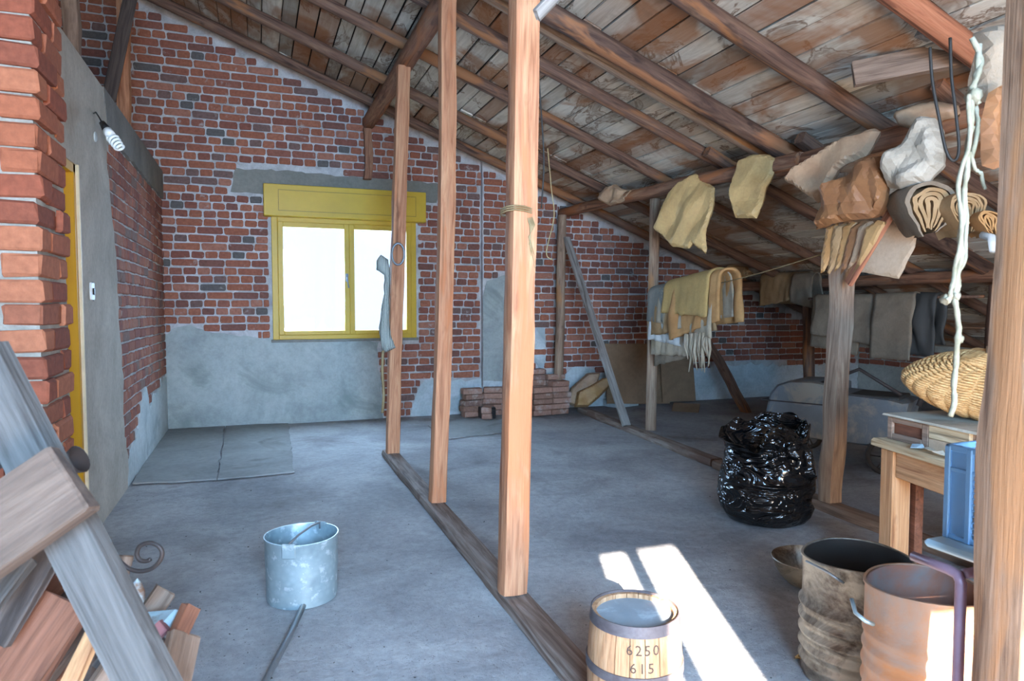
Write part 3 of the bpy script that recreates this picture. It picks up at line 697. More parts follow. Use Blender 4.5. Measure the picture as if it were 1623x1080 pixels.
A = aX(1285, 640, 6.1); A.z = 0; beam('post', A, (6.05, A.y, 1.48), .13, .13, 'rafter', 'dark far post under the low purlin, left of hanging grey sacks', 'post', rnd=1)
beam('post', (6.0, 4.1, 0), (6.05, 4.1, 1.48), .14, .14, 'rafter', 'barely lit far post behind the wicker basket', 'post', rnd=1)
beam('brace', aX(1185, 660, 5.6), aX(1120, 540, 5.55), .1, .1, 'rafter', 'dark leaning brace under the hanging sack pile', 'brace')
A = aZ(993, 683); beam('brace', A + V((0, 0, .05)), V((3.53, 7.55, 2.12)), .09, .05, 'board_grey', 'long grey board leaning diagonally against the post by the gable', 'brace', bend=.005)
s1a = V((1.04, YB - .15 - 2.0, .03)); 
beam('sill_beam', (1.055, 5.86, .028), (1.0, -2.4, .028), .125, .065, 'sill', 'long dusty sill timber on the floor under three tall posts', 'beam', bend=.012, seg=30)
beam('sill_beam', (3.72, 7.5, .03), (3.47, 4.55, .03), .12, .07, 'sill', 'grey sill timber running from the gable towards the bin bag', 'beam', bend=.01, seg=24)
beam('sill_beam', (3.45, 4.5, .03), (3.3, 1.6, .03), .12, .07, 'board_brown', 'reddish sill timber between twisted post and workbench', 'beam', bend=.008, seg=20)
# post stub under purlin at gable
S = aY(568, 200, 7.78); E2 = aY(567, 283, 7.78); beam('bracket_post', (1.19, 7.80, E2.z), (1.19, 7.80, 3.27), .09, .09, 'beam', 'short post stub on the gable under the purlin end', 'post', seg=8)
# posts above partition
A = aY(196, 185, 7.0); beam('post', (aY(197, 190, 6.6).x, 6.6, 2.3), (aY(197, 0, 6.6).x, 6.6, 4.2), .105, .105, 'post', 'reddish upright post rising behind the plastered partition', 'post')
A = aY(172, 160, 6.3); B = aY(205, 5, 6.3); dd = B - A; plank('leaning_board', A - dd * .25, B + dd * .2, .1, .03, 'board_dark', V((.3, -1, 0)), 'dark board leaning across the reddish post above the partition')
A = aY(113, 95, 4.6); B = aY(110, 0, 4.6); beam('post', A - V((0, 0, .25)), B + V((0, 0, .12)), .085, .085, 'board_brown', 'thin upright timber at top left between brick pier and gable', 'post')
# lapped stubs and loose boards under the rafters
def stub(u1, v1, u2, v2, y, w, mat, label):
    beam('rafter_stub', aY(u1, v1, y), aY(u2, v2, y), w, w, mat, label, 'stub', rnd=0, seg=8, bend=.004)
stub(1120, 240, 1165, 268, 4.8, .08, 'rafter', 'short lapped stub nailed beside the smooth dark rafter')
stub(1268, 218, 1305, 245, 3.95, .09, 'rafter', 'short dark stub lapped beside the bark-covered rafter end')
stub(1485, 132, 1545, 182, 2.9, .07, 'beam', 'short cut timber end behind the looped black wire')
A = aY(1352, 118, 3.0); plank('ledge_board', A, A + V((.95, -.72, .14)), .14, .05, 'board_brown', V((-.5, -1, .2)), 'brown horizontal board fixed under the rafters at top right')
mb = MB(); c0 = aY(1470, 50, 2.7); mb.cbox(c0 - V((.05, .05, .04)), c0 + V((.05, .05, .04)), .02, None, .008); mb.tube([c0 + V((0, 0, .03)), c0 + V((.03, .02, .12))], .012, 6)
tag(mb.build('wood_block', 'board_grey', None, True, None, 40), 'pale rounded wood block jammed above the brown ledge board', 'block')
A = aY(843, 45, 2.2); plank('short_board', aY(850, 24, 2.2), aY(884, -12, 2.2), .045, .02, 'board_grey', V((1, -.4, .6)), 'short grey board end next to the tall post at the top edge')
# ================================================================= WINDOW
win = bpy.data.objects.new('window_1', None); COL.objects.link(win); win.matrix_basis = Matrix.Translation(((WX0 + WX1) / 2, YB, WZ0)); st(win)
def bar(name, x0, x1, z0, z1, y0, y1, mat, par, c=.004):
    mb = MB(); mb.cbox((x0, y0, z0), (x1, y1, z1), c); return mb.build(name, mat, par)
fy0, fy1 = YB - .05, YB + .04
F_ = .062
bar('frame_side', WX0, WX0 + F_, WZ0, WZ1 + .05, fy0, fy1, 'yellow', win); bar('frame_side', WX1 - F_, WX1, WZ0, WZ1 + .05, fy0, fy1, 'yellow', win)
bar('frame_bottom', WX0 + F_, WX1 - F_, WZ0, WZ0 + F_ * .8, fy0, fy1, 'yellow', win); bar('frame_top', WX0 + F_, WX1 - F_, WZ1 - .03, WZ1 + .05, fy0, fy1, 'yellow', win)
bar('window_sill', WX0 - .02, WX1 + .02, WZ0 - .03, WZ0, YB - .06, YB + .04, 'lintel', win)
xm = (WX0 + WX1) / 2 + .03
for a, b in ((WX0 + F_, xm), (xm, WX1 - F_)):
    z0, z1 = WZ0 + F_ * .8, WZ1 - .03; q = .055
    sash = bpy.data.objects.new('sash', None); COL.objects.link(sash); sash.parent = win; sash.matrix_local = Matrix.Translation(((a + b) / 2 - (WX0 + WX1) / 2, 0, 0))
    bar('stile', a, a + q, z0, z1, fy0 - .012, fy1 - .02, 'yellow', sash); bar('stile', b - q, b, z0, z1, fy0 - .012, fy1 - .02, 'yellow', sash)
    bar('rail', a + q, b - q, z0, z0 + q * .8, fy0 - .012, fy1 - .02, 'yellow', sash); bar('rail', a + q, b - q, z1 - q, z1, fy0 - .012, fy1 - .02, 'yellow', sash)
    mb = MB(); mb.box((a + q - .01, YB - .006, z0 + .02), (b - q + .01, YB - .002, z1 - .02)); mb.build('pane', 'glass', sash)
mb = MB(); mb.tube([(xm - .03, fy0 - .03, 1.62), (xm - .03, fy0 - .045, 1.6), (xm - .015, fy0 - .045, 1.5)], .008, 6); mb.cbox((xm - .045, fy0 - .03, 1.57), (xm - .015, fy0 - .01, 1.66)); mb.build('window_handle', 'steel', win, True)
# shutter box
sx0, sx1, sz0, sz1 = WX0 - .075, WX1 + .1, WZ1 + .02, WZ1 + .36
bar('shutter_box', sx0, sx1, sz0, sz1, YB - .14, YB + .02, 'yellow', win, .006)
mb = MB(); t_ = .006; e = YB - .1415
for a in ((sx0 + .15, sz0 + .06, sx1 - .12, sz0 + .06), (sx0 + .15, sz1 - .06, sx1 - .12, sz1 - .06), (sx0 + .15, sz0 + .06, sx0 + .15, sz1 - .06), (sx1 - .12, sz0 + .06, sx1 - .12, sz1 - .06)):
    mb.box((a[0] - t_ / 2, e, a[1] - t_ / 2), (a[2] + t_ / 2, e + .004, a[3] + t_ / 2))
mb.build('panel_groove', 'yellow_dk', win)
# ================================================================= BUCKET, PIPE, SHEETS
bc = aZ(478, 848, .277); bc.z = 0
t = thing('bucket', bc, 'round galvanized steel bucket standing alone on the open floor', 'bucket')
def on(c, pts): return [(V(c) + V(p)) for p in pts]
mb = MB(); prof = [(.001, .012), (.147, .012), (.149, 0), (.1505, .0), (.152, .02), (.155, .15), (.157, .27), (.160, .276), (.160, .283), (.155, .283), (.153, .27), (.150, .14), (.146, .02), (.001, .018)]
mb.lathe(prof, bc, 48, lambda p, a, i: p * (1 + .006 * math.sin(2 * a + 1)) if i > 3 else p); mb.build('body', 'galv', t, True, None, 40)
e1 = aZ(450, 872, .285) - bc; e2 = aZ(503, 831, .285) - bc; e1.z = e2.z = 0; e1 = e1.normalized() * .155; e2 = e2.normalized() * .152; e1.z = e2.z = .287
mb = MB(); mb.tube(on(bc, [e1 + V((0, 0, -.03)), e1, e1.lerp(e2, .3) + V((0, 0, .012)), e1.lerp(e2, .7) + V((0, 0, .012)), e2, e2 + V((0, 0, -.03))]), .005, 8); mb.build('bail_handle', 'steel', t, True)
for e in (e1, e2):
    mb = MB(); q = Matrix.Translation(bc + V((e.x * 1.02, e.y * 1.02, .255))) @ Matrix.Rotation(math.atan2(e.y, e.x), 4, 'Z'); mb.cbox((-.004, -.03, -.03), (.006, .03, .035), .004, q); mb.build('handle_ear', 'galv', t, False)
mb = MB(); A = aZ(481, 966); B = aZ(424, 1080); dd = (B - A); A.z = B.z = .014; mb.tube([A, A.lerp(B, .5) + V((.004, 0, 0)), B, B + dd * 1.6], .012, 10); tag(mb.build('pipe', 'steel', None, True), 'thin grey metal pipe on the floor pointing from the bucket to the camera', 'pipe')
def floor_sheet(px, label, h=.012, z=.002):
    poly = jag([V(aZ(u, v).xy) for u, v in px], .12, .01, R.uniform(0, 9)); mb = MB(); n = len(poly)
    mb.add([V((p.x, p.y, z)) for p in poly] + [V((p.x, p.y, z + h)) for p in poly], [tuple(range(n))[::-1], tuple(range(n, 2 * n))] + [(i, (i + 1) % n, n + (i + 1) % n, n + i) for i in range(n)])
    tag(mb.build('fibreboard_sheet', 'slab'), label, 'board')
floor_sheet([(210, 769), (343, 762), (356, 676), (262, 681)], 'dusty grey sheet on the floor tight in the left back corner')
floor_sheet([(346, 762), (466, 750), (457, 673), (359, 676)], 'dusty grey sheet on the floor below the plastered wall, right of its twin')
floor_sheet([(712, 697), (842, 682), (830, 668), (730, 668), (678, 676)], 'thin sheet lying on the floor in front of the stacked bricks')
# brick piles, each brick an own thing
k = 0
def loose(x, y, z, rz, label, mat='brick', group='loose bricks piled against the gable wall'):
    o = link('loose_brick', None, None)
    return o
LB = []
for q in range(5):
    b = MB(); b.cbox((-.12, -.058, -.032), (.12, .058, .032), .007, None, .003); me = mesh('loose_brick', b.v, b.f, 'brick_loose'); bm = bmesh.new(); bm.from_mesh(me); bmesh.ops.recalc_face_normals(bm, faces=bm.faces); bm.to_mesh(me); bm.free(); LB.append(me)
ORD = ['lowest', 'second', 'third', 'fourth', 'fifth', 'sixth', 'seventh', 'eighth']
def pile(cols, names, where, grp):
    for (x, y, n, rz0), nm in zip(cols, names):
        for i in range(n):
            o = link('loose_brick', R.choice(LB), None, Matrix.Translation((x + R.uniform(-.02, .02), y + R.uniform(-.015, .015), .034 + i * .067)) @ Matrix.Rotation(rz0 + R.uniform(-.12, .12), 4, 'Z'))
            tag(o, 'dusty ' + (ORD[i] + ' brick' if i < n - 1 else 'topmost brick') + (' from the floor' if 0 < i < n - 1 else '') + ' in the ' + nm + ' of ' + where, 'brick', grp)
b0 = aZ(738, 660); b1 = aZ(790, 662); b2_ = aZ(850, 662); b3 = aZ(900, 655)
pile([(b0.x + .06, 7.62, 5, .1), (b0.x + .33, 7.66, 5, -.2), (b0.x + .60, 7.6, 4, .2), (b0.x + .2, 7.48, 2, 1.2)], ['leftmost stack', 'middle stack', 'right stack', 'front corner stack'], 'the low brick pile', 'bricks in the low left pile')
pile([(b2_.x - .13, 7.66, 6, .05), (b2_.x - .15, 7.42, 4, 1.5), (b2_.x + .13, 7.64, 8, 0), (b2_.x + .36, 7.45, 6, .06), (b2_.x + .36, 7.62, 7, 0), (b2_.x + .12, 7.43, 5, .1)], ['left rear stack', 'left front stack', 'tallest centre stack', 'right front stack', 'right rear stack', 'centre front stack'], 'the taller brick pile', 'bricks in the taller right pile')
c0 = aZ(775, 664); mb = MB(); mb.cbox((c0.x - .09, c0.y - .02, .0), (c0.x + .08, c0.y + .13, .13), .008); mb.box((c0.x - .07, c0.y - .024, .03), (c0.x + .06, c0.y - .02, .1)); tag(mb.build('small_box', 'black'), 'small black box on the floor in front of the low brick pile', 'box')
# ================================================================= generic folded things
def plane_mw(c, n):
    """local x right, local -y towards viewer (n), local z up"""
    n = V(n).normalized(); y = -n; z = V((0, 0, 1)); x = y.cross(z).normalized(); z = x.cross(y).normalized(); m = Matrix.Identity(4)
    for i in range(3): m[i][0] = x[i]; m[i][1] = y[i]; m[i][2] = z[i]; m[i][3] = c[i]
    return m
def creases(kind, seed, amp, fr=9, ang=None):
    rr = random.Random(seed)
    if kind == 'paper':
        ds = [(rr.uniform(0, math.pi), rr.uniform(.5, 1.3) * fr * .8, rr.uniform(0, 9), rr.uniform(.4, 1)) for _ in range(5)]
        def f(x, z):
            s_ = 0
            for a, q, ph, w_ in ds:
                t = (x * math.cos(a) + z * math.sin(a)) * q + ph + .12 * noise.noise(V((x * 4, z * 4, ph))); s_ += w_ * (abs((t % 2) - 1) - .5)
            return amp * s_ * .8
        return f
    a = ang if ang is not None else rr.uniform(-.3, .3)
    def g(x, z):
        t = x * math.cos(a) + z * math.sin(a); l = -x * math.sin(a) + z * math.cos(a)
        return amp * (.8 * noise.noise(V((t * fr, l * fr * .18, seed))) * 2 + .35 * noise.noise(V((t * fr * 2.6, l * fr * .6, seed + 5))) * 2)
    return g
def folded(name, px, p0, n, thick, mat, label, cat, kind='paper', amp=.03, fr=9, ang=None, h=.018, edge=.02, back=None, group=None, parent=None, seed=None, ej=.004):
    seed = seed if seed is not None else R.randrange(1000)
    p0 = V(p0); nn = V(n).normalized(); pts = [aP(u, v, p0, nn) for u, v in px]; c = sum(pts, V((0, 0, 0))) / len(pts); m = plane_mw(c, nn); inv = m.inverted()
    poly = [V(((inv @ p).x, (inv @ p).z)) for p in pts]
    o = shell(name, poly, m, thick, mat, creases(kind, seed, amp, fr, ang), back, h, edge, parent, True, None, ej, seed)
    if kind == 'paper': o.data.set_sharp_from_angle(angle=rad(9))
    if label: tag(o, label, cat, group)
    return o
def purl(u): return pB1 + (pB2 - pB1) * 0 if False else None
def onpurlin(u):   # a point on the purlin axis under image column u
    best = None
    for i in range(101):
        for a, b in ((pB1, pB2), (pB2, pB3)):
            p = a.lerp(b, i / 100); d_ = p - EC; uu = 811.5 + FPX * d_.dot(RT) / d_.dot(FW)
            if best is None or abs(uu - u) < best[0]: best = (abs(uu - u), p.copy())
    return best[1]
NW = V((-1, -.25, .12))
def hung(name, u, off, px, thick, mat, label, **k): return folded(name, px, onpurlin(u) + V((-off, 0, 0)), k.pop('n', NW), thick, mat, label, k.pop('cat', 'sack'), **k)
hung('paper_sack', 980, .08, [(948, 306), (962, 296), (975, 292), (988, 300), (1012, 300), (1003, 312), (988, 320), (966, 327), (952, 318)], .05, 'kraft_pink', 'small crumpled brown paper scrap resting on the far purlin', amp=.035, fr=16)
hung('paper_sack', 1095, .10, [(1102, 276), (1133, 298), (1130, 330), (1121, 372), (1117, 403), (1099, 386), (1093, 394), (1066, 391), (1036, 361), (1048, 340), (1060, 306), (1076, 289)], .03, 'kraft', 'largest tan paper sack hanging over the purlin, above the sack pile', amp=.03, fr=8)
hung('paper_sack', 1195, .10, [(1172, 254), (1190, 246), (1222, 246), (1234, 254), (1216, 296), (1201, 347), (1165, 346), (1158, 310), (1159, 284)], .035, 'kraft', 'tan paper sack with folded open end, middle one on the purlin', amp=.03, fr=9)
hung('paper_sack', 1310, .30, [(1246, 288), (1258, 268), (1290, 246), (1330, 222), (1385, 203), (1396, 208), (1372, 248), (1330, 272), (1318, 290), (1298, 322), (1262, 297)], .05, 'kraft_pink', 'wide shiny brown paper sack draped slantwise across the purlin', amp=.03, fr=8)
hung('folded_paper', 1350, .38, [(1312, 292), (1330, 284), (1372, 256), (1400, 249), (1412, 262), (1408, 300), (1398, 330), (1380, 345), (1340, 352), (1292, 363), (1299, 330), (1304, 308)], .07, 'kraft_dark', 'dark brown crumpled packing paper bundle beside the off-white canvas', cat='paper', amp=.05, fr=11)
tb = thing('paper_bundle', onpurlin(1350) + V((-.25, 0, -.4)), 'stack of upright folded brown paper sheets above the twisted post', 'paper')
for i in range(6):
    x = 1308 + i * 13; folded('folded_sheet', [(x, 362 + i * 0), (x + 17, 354 - i), (x + 22 + 2 * i, 352), (x + 14 - i * 2, 405), (x - 2 - i * 4, 430 + (i % 2) * 6), (x - 8 - i * 2, 434 - i)], onpurlin(1345) + V((-.36 + .012 * i, 0, 0)), (-1, -.5 + .1 * i, .1), .014, ['kraft_mid', 'burlap', 'kraft_mid', 'kraft_dark', 'kraft_pink', 'kraft_mid'][i], None, None, amp=.012, fr=8, parent=tb, back=.01, edge=.02)
hung('paper_sack', 1405, .02, [(1372, 400), (1408, 345), (1452, 372), (1450, 392), (1424, 443), (1364, 431)], .012, 'kraft_flat', 'flat pale paper sheet hanging below the burlap rolls', cat='paper', amp=.012, fr=5)
A = aP(1432, 305, onpurlin(1380) + V((-.22, 0, 0)), NW); B = aP(1345, 450, onpurlin(1340) + V((-.2, 0, 0)), NW)
plank('brace_board', A, B, .07, .03, 'rafter_orange', V((-1, .4, .3)), 'short reddish brace board slanting down to the twisted post top')
hung('canvas_bundle', 1450, .32, [(1462, 186), (1484, 188), (1494, 204), (1497, 232), (1498, 262), (1470, 292), (1430, 300), (1402, 294), (1403, 262), (1408, 244), (1430, 232), (1444, 208)], .10, 'canvas', 'crumpled off-white canvas bundle tucked beside the purlin', cat='cloth', kind='paper', amp=.045, fr=15, edge=.05)
hung('folded_sack', 1465, .12, [(1416, 186), (1424, 176), (1450, 166), (1480, 160), (1520, 166), (1520, 186), (1480, 196), (1446, 204), (1424, 200)], .07, 'kraft_pink', 'flat folded brown sacks stacked on top of the purlin', cat='sack', kind='cloth', amp=.02, fr=14, ang=1.3, edge=.04)
def nested(name, c, axis, wd, ln, layers, mat, label, depth, tilt=0, inner=None):
    """folded sackcloth hung over a pole, its nested U-shaped layers seen end on"""
    t = thing(name, c, label, 'sack'); ax = V(axis).normalized(); sd = ax.cross(V((0, 0, 1))).normalized(); up = V((0, 0, 1)); th = wd / 2 / layers
    for l in range(layers):
        r = wd / 2 - l * th; mb = MB(); vs = []; fs = []; n1 = 26; n2 = 8; L0 = ln * (1 - .07 * l + .06 * math.sin(l * 2.7 + ln * 40))
        for side in (0, 1):
            for i in range(n1 + 1):
                tt_ = i / n1 * 2 - 1; arc = math.pi * r / 2; s_ = tt_ * (arc + L0); rr_ = r - side * th * .78
                if abs(s_) < arc: a = s_ / r; q = sd * math.sin(a) * rr_ + up * math.cos(a) * rr_ * .8
                else:
                    dn = abs(s_) - arc; q = sd * math.copysign(rr_ * (1 - .72 * (dn / L0) ** 1.3), s_) - up * dn
                for j in range(n2 + 1):
                    w_ = (j / n2 - .5) * depth + .012 * noise.noise(V((l * 3.1, s_ * 9, j))) ; nz_ = noise.noise(V((s_ * 14 + l, j * .3, l * .9 + c[0] * 9))) * .05
                    vs.append(V(c) + q * (1 + nz_ * 3) + ax * w_ + sd * (tilt * q.z + .012 * noise.noise(V((q.z * 22, l * 1.7, c[0] * 7)))))
        m1 = (n1 + 1) * (n2 + 1)
        for side in (0, 1):
            for i in range(n1):
                for j in range(n2):
                    a = side * m1 + i * (n2 + 1) + j; fs.append((a, a + 1, a + n2 + 2, a + n2 + 1))
        for i in range(n1):
            for j in (0, n2): a = i * (n2 + 1) + j; fs.append((a, a + n2 + 1, a + n2 + 1 + m1, a + m1))
        for i in (0, n1):
            for j in range(n2): a = i * (n2 + 1) + j; fs.append((a, a + 1, a + 1 + m1, a + m1))
        mb.add(vs, fs); mb.build('cloth_layer', mat if l == 0 or inner is None else inner, t, True, None, 50)
    return t
pr = onpurlin(1470) + V((-.12, 0, 0))
NV = (FW * -1); 
def atr(u, v, off=0): return aP(u, v, pr + V((-off, 0, 0)), V((-.75, -.65, 0)))
nested('burlap_roll', atr(1458, 322, .22), V((-.6, -1, -.1)), .25, .17, 4, 'burlap_grey', 'folded burlap hung in nested layers below the canvas bundle', .30, 0, 'burlap')
nested('burlap_roll', atr(1512, 332, .30), V((-.5, -1, 0)), .18, .14, 6, 'burlap', 'thick rolled burlap with many layers, just left of the hanging rope', .26, .1, 'burlap')
nested('burlap_roll', atr(1552, 350, .42), V((-.6, -1, 0)), .10, .08, 4, 'burlap_orange', 'small orange burlap roll right of the hanging rope', .2, .3)
p_ = atr(1556, 372, .5); mb = MB(); mb.tube([p_, p_ + V((.0, -.05, -.02)), p_ + V((-.06, -.1, -.09))], [.018, .02, .016], 8); tag(mb.build('stick', 'whitecloth', None, True), 'pale short stick poking out of the small burlap roll', 'stick')
# looped wires
def wiring(name, pts, r, mat, label, cat='wire', n=6, group=None):
    mb = MB(); P = [V(p) for p in pts]; out = []
    for i in range(len(P) - 1):     # Catmull-Rom
        p0, p1, p2, p3 = P[max(i - 1, 0)], P[i], P[i + 1], P[min(i + 2, len(P) - 1)]
        for k in range(6):
            t = k / 6; out.append(.5 * ((2 * p1) + (p2 - p0) * t + (2 * p0 - 5 * p1 + 4 * p2 - p3) * t * t + (3 * p1 - p0 - 3 * p2 + p3) * t ** 3))
    out.append(P[-1]); mb.tube(out, r, n); o = mb.build(name, mat, None, True)
    return tag(o, label, cat, group) if label else o
D_ = 2.55
wiring('wire_loop', [aD(1474, 75, D_), aD(1478, 130, D_), (aD(1490, 195, D_)), aD(1500, 240, D_), aD(1512, 255, D_), aD(1520, 235, D_), aD(1514, 170, D_), aD(1508, 120, D_), aD(1506, 60, D_)], .006, 'wire', 'black wire loop hanging in front of the canvas bundle')
wiring('hanging_wire', [aY(848, 50, 3.2), aY(858, 180, 3.2), aY(862, 260, 3.2), aY(858, 330, 3.2)], .004, 'wire', 'dark thin wire dangling from the rafters right of the nearest tall post')
wiring('hanging_wire', [aY(868, 235, 3.3), aY(874, 300, 3.3), aY(878, 345, 3.3), aY(866, 400, 3.3), aY(876, 412, 3.3)], .003, 'twine', 'pale loose thread hanging beside the dark wire')
# twine round the nearest post
t = thing('twine_wrap', aY(822, 340, 2.7), 'frayed straw twine tied round the nearest tall post', 'twine')
pc_ = aY(820, 335, 2.74)
for i in range(3):
    mb = MB(); z = pc_.z + i * .009 - .01; mb.tube([V((pc_.x + .072 * math.cos(a / 12 * 2 * math.pi), 2.74 + .078 * math.sin(a / 12 * 2 * math.pi), z + .006 * math.sin(a))) for a in range(12)], .0032, 6, closed=True); mb.build('twine_turn', 'twine', t, True)
for i in range(5):
    a = aY(833 + i * 2, 338, 2.68); mb = MB(); mb.tube([a, a + V((.015, -.01, -.05)), a + V((.02 - .008 * i, -.01, -.10)), a + V((.01 + .01 * (i % 3), 0, -.15 - .02 * i))], .003, 5); mb.build('loose_strand', 'twine', t, True)
# rag, ring, twine on the far post
ry = 5.66
t = folded('rag', [(603, 404), (616, 412), (619, 432), (618, 470), (617, 505), (619, 530), (627, 552), (618, 556), (606, 560), (603, 540), (601, 520), (604, 490), (609, 465), (608, 436), (596, 428), (597, 414)], (1.08, ry, 1.5), (-.2, -1, 0), .03, 'rag', 'grey striped rag hanging on the far post in front of the window', 'cloth', kind='cloth', amp=.02, fr=30, ang=0, h=.02)
c0 = aY(631, 403, 5.655); mb = MB(); mb.tube([c0 + V((.052 * math.cos(a), -.01 * math.sin(a), .088 * math.sin(a))) for a in [i * math.pi / 9 for i in range(18)]], .009, 6, closed=True); tag(mb.build('metal_ring', 'steel', None, True), 'oval metal ring fixed to the far post above the rag', 'ring')
wiring('twine_strand', [aY(607, 556, 5.66), aY(606, 590, 5.66), aY(608, 625, 5.66), aY(606, 655, 5.66)], .012, 'twine', 'frayed twine hanging below the striped rag', 'twine')
# ================================================================= SACKS ON THE WIRE
wA = V((3.68, 5.86, 1.43)); wB = V((3.44, 3.38, 1.65))
mb = MB(); mb.tube([wA.lerp(wB, i / 10) - V((0, 0, .05 * math.sin(math.pi * i / 10))) for i in range(11)], .004, 6); tag(mb.build('line_wire', 'twine', None, True), 'thin line strung between the round post and the twisted post', 'wire')
def drape(name, A, B, r, lf, lb, mat, label, seed=0, amp=.03, slant=0, ripple=8, th=.008, cat='sack', group=None, rag=.02, flare=.1):
    A = V(A); B = V(B); ax = (B - A).normalized(); nn = V((ax.y, -ax.x, 0)).normalized()
    if nn.dot(EC - A) < 0: nn = -nn
    W = (B - A).length; ns = max(8, int(W / .03)); nt = 34; vs = []; fs = []; arc = math.pi * r / 2
    for i in range(ns + 1):
        s_ = i / ns; l1 = lf * (1 + slant * (s_ - .5)) + rag * noise.noise(V((s_ * 9, seed, 0))); 
        for j in range(nt + 1):
            t = j / nt; q = -arc - lb + (lb + 2 * arc + l1) * t
            if abs(q) < arc: a = q / r; p = nn * math.sin(a) * r + V((0, 0, 1)) * math.cos(a) * r; dn = 0
            else: dn = abs(q) - arc; p = nn * math.copysign(r + (flare * dn * .3), q) - V((0, 0, dn))
            f = amp * noise.noise(V((s_ * W * ripple, q * 1.6 + seed, seed * 1.7))) * 1.6 * min(1, .25 + dn * 3) + amp * .4 * noise.noise(V((s_ * W * ripple * 3, q * 5, seed)))
            p += nn * (abs(f) if q > 0 else -abs(f)) ; wn = ax * (.03 * noise.noise(V((q * 4, seed + 3, 0))) * (1 if 0 < i < ns else 1.2))
            vs.append(A + ax * (W * s_) + wn + p)
    for i in range(ns):
        for j in range(nt): a = i * (nt + 1) + j; fs.append((a, a + 1, a + nt + 2, a + nt + 1))
    mb = MB(); mb.add(vs, fs); o = mb.build(name, mat, None, True); md = o.modifiers.new('thickness', 'SOLIDIFY'); md.thickness = th; md.offset = 0
    return tag(o, label, cat, group) if label else o
def wl_(y): return wA.lerp(wB, (wA.y - y) / (wA.y - wB.y)) - V((0, 0, .03))
W = lambda a, b: (wl_(a), wl_(b))
drape('sackcloth', *W(5.72, 5.02), .02, .66, .6, 'burlap_grey', 'ragged brown sack, lowest hanging layer of the pile on the line', 1, .035, -.1, th=.012)
drape('sackcloth', *W(5.76, 4.92), .035, .60, .5, 'beigecloth', 'beige grey sack just under the white cloth in the hanging pile', 2, .04, .05, th=.012)
drape('sackcloth', *W(5.78, 5.12), .05, .48, .4, 'whitecloth', 'white cloth layer halfway down the hanging pile', 3, .04, .2, th=.01)
drape('sackcloth', *W(5.80, 4.85), .065, .40, .4, 'burlap', 'tan sack layer hanging between white cloth and ochre sack', 4, .04, .02, th=.014)
drape('sackcloth', *W(5.25, 4.52), .08, .40, .35, 'burlap_orange', 'orange tan folded sack at the right end of the hanging pile', 5, .05, -.3, th=.02)
drape('sackcloth', *W(5.55, 4.60), .082, .38, .3, 'beigecloth', 'grey beige sack with slanted hem below the top ochre sack', 6, .03, .5, th=.014)
drape('sackcloth', *W(5.78, 5.42), .085, .27, .3, 'greycloth', 'stained blue grey cloth at the left top of the hanging pile', 7, .03, .1, th=.012)
drape('sackcloth', *W(5.42, 4.66), .10, .25, .3, 'ochre', 'ochre sack folded on the very top of the hanging pile', 8, .03, .35, th=.02, ripple=6)
mb = MB(); bb = wl_(4.85)
for i in range(16): x = wl_(5.0 - i * .022); z0 = x.z - .42; l = R.uniform(.16, .34); mb.tube([x + V((-.1 + R.uniform(-.02, .02), 0, z0 - x.z)), x + V((-.1 + R.uniform(-.03, .03), .01, z0 - x.z - l * .5)), x + V((-.09 + R.uniform(-.03, .03), 0, z0 - x.z - l))], [.016, .012, .004], 5)
stuff(tag(mb.build('frayed_fringe', 'beigecloth', None, True), 'frayed pale threads hanging from the right underside of the sack pile', 'cloth'))
# sacks on the low purlin and far pole
drape('sackcloth', aX(1214, 443, 5.98), aX(1288, 442, 5.98), .08, .28, .3, 'burlap', 'brown sack hanging on the low purlin left of the twisted post', 11, .05, -.4)
drape('sackcloth', aX(1262, 443, 5.9), aX(1296, 442, 5.9), .07, .3, .3, 'burlap_grey', 'grey sack end beside the brown sack on the low purlin', 12, .04, .2)
folded('sackcloth', [(1150, 428), (1160, 420), (1185, 424), (1194, 434), (1180, 441), (1152, 440)], (5.95, 6.5, 1.5), NW, .05, 'burlap', 'crumpled scrap of sacking on top of the low purlin', 'sack', amp=.04, fr=14)
fp = 5.5
mb = MB(); mb.tube([aX(1282, 474, fp), aX(1560, 470, fp)], .012, 8); tag(mb.build('hanging_pole', 'rafter', None, True), 'thin pole in the dark carrying the far grey sacks', 'pole')
drape('sackcloth', aX(1292, 474, fp), aX(1370, 474, fp), .035, .52, .4, 'burlap_grey', 'grey sack in the dark directly behind the twisted post', 21, .03, .1, ripple=4)
drape('sackcloth', aX(1296, 474, fp - .06), aX(1398, 474, fp - .06), .045, .40, .4, 'burlap_grey', 'wide grey sack in the dark, second from left on the far pole', 22, .03, .2, ripple=4)
drape('sackcloth', aX(1390, 474, fp - .1), aX(1455, 472, fp - .1), .05, .55, .4, 'burlap_grey', 'large squared grey sack on the far pole, brightest of them', 23, .02, 0, ripple=3)
drape('sackcloth', aX(1452, 472, fp - .04), aX(1492, 474, fp - .04), .05, .50, .4, 'cart_dark', 'dark folded sack at the right end of the far pole', 24, .07, 0, ripple=9)
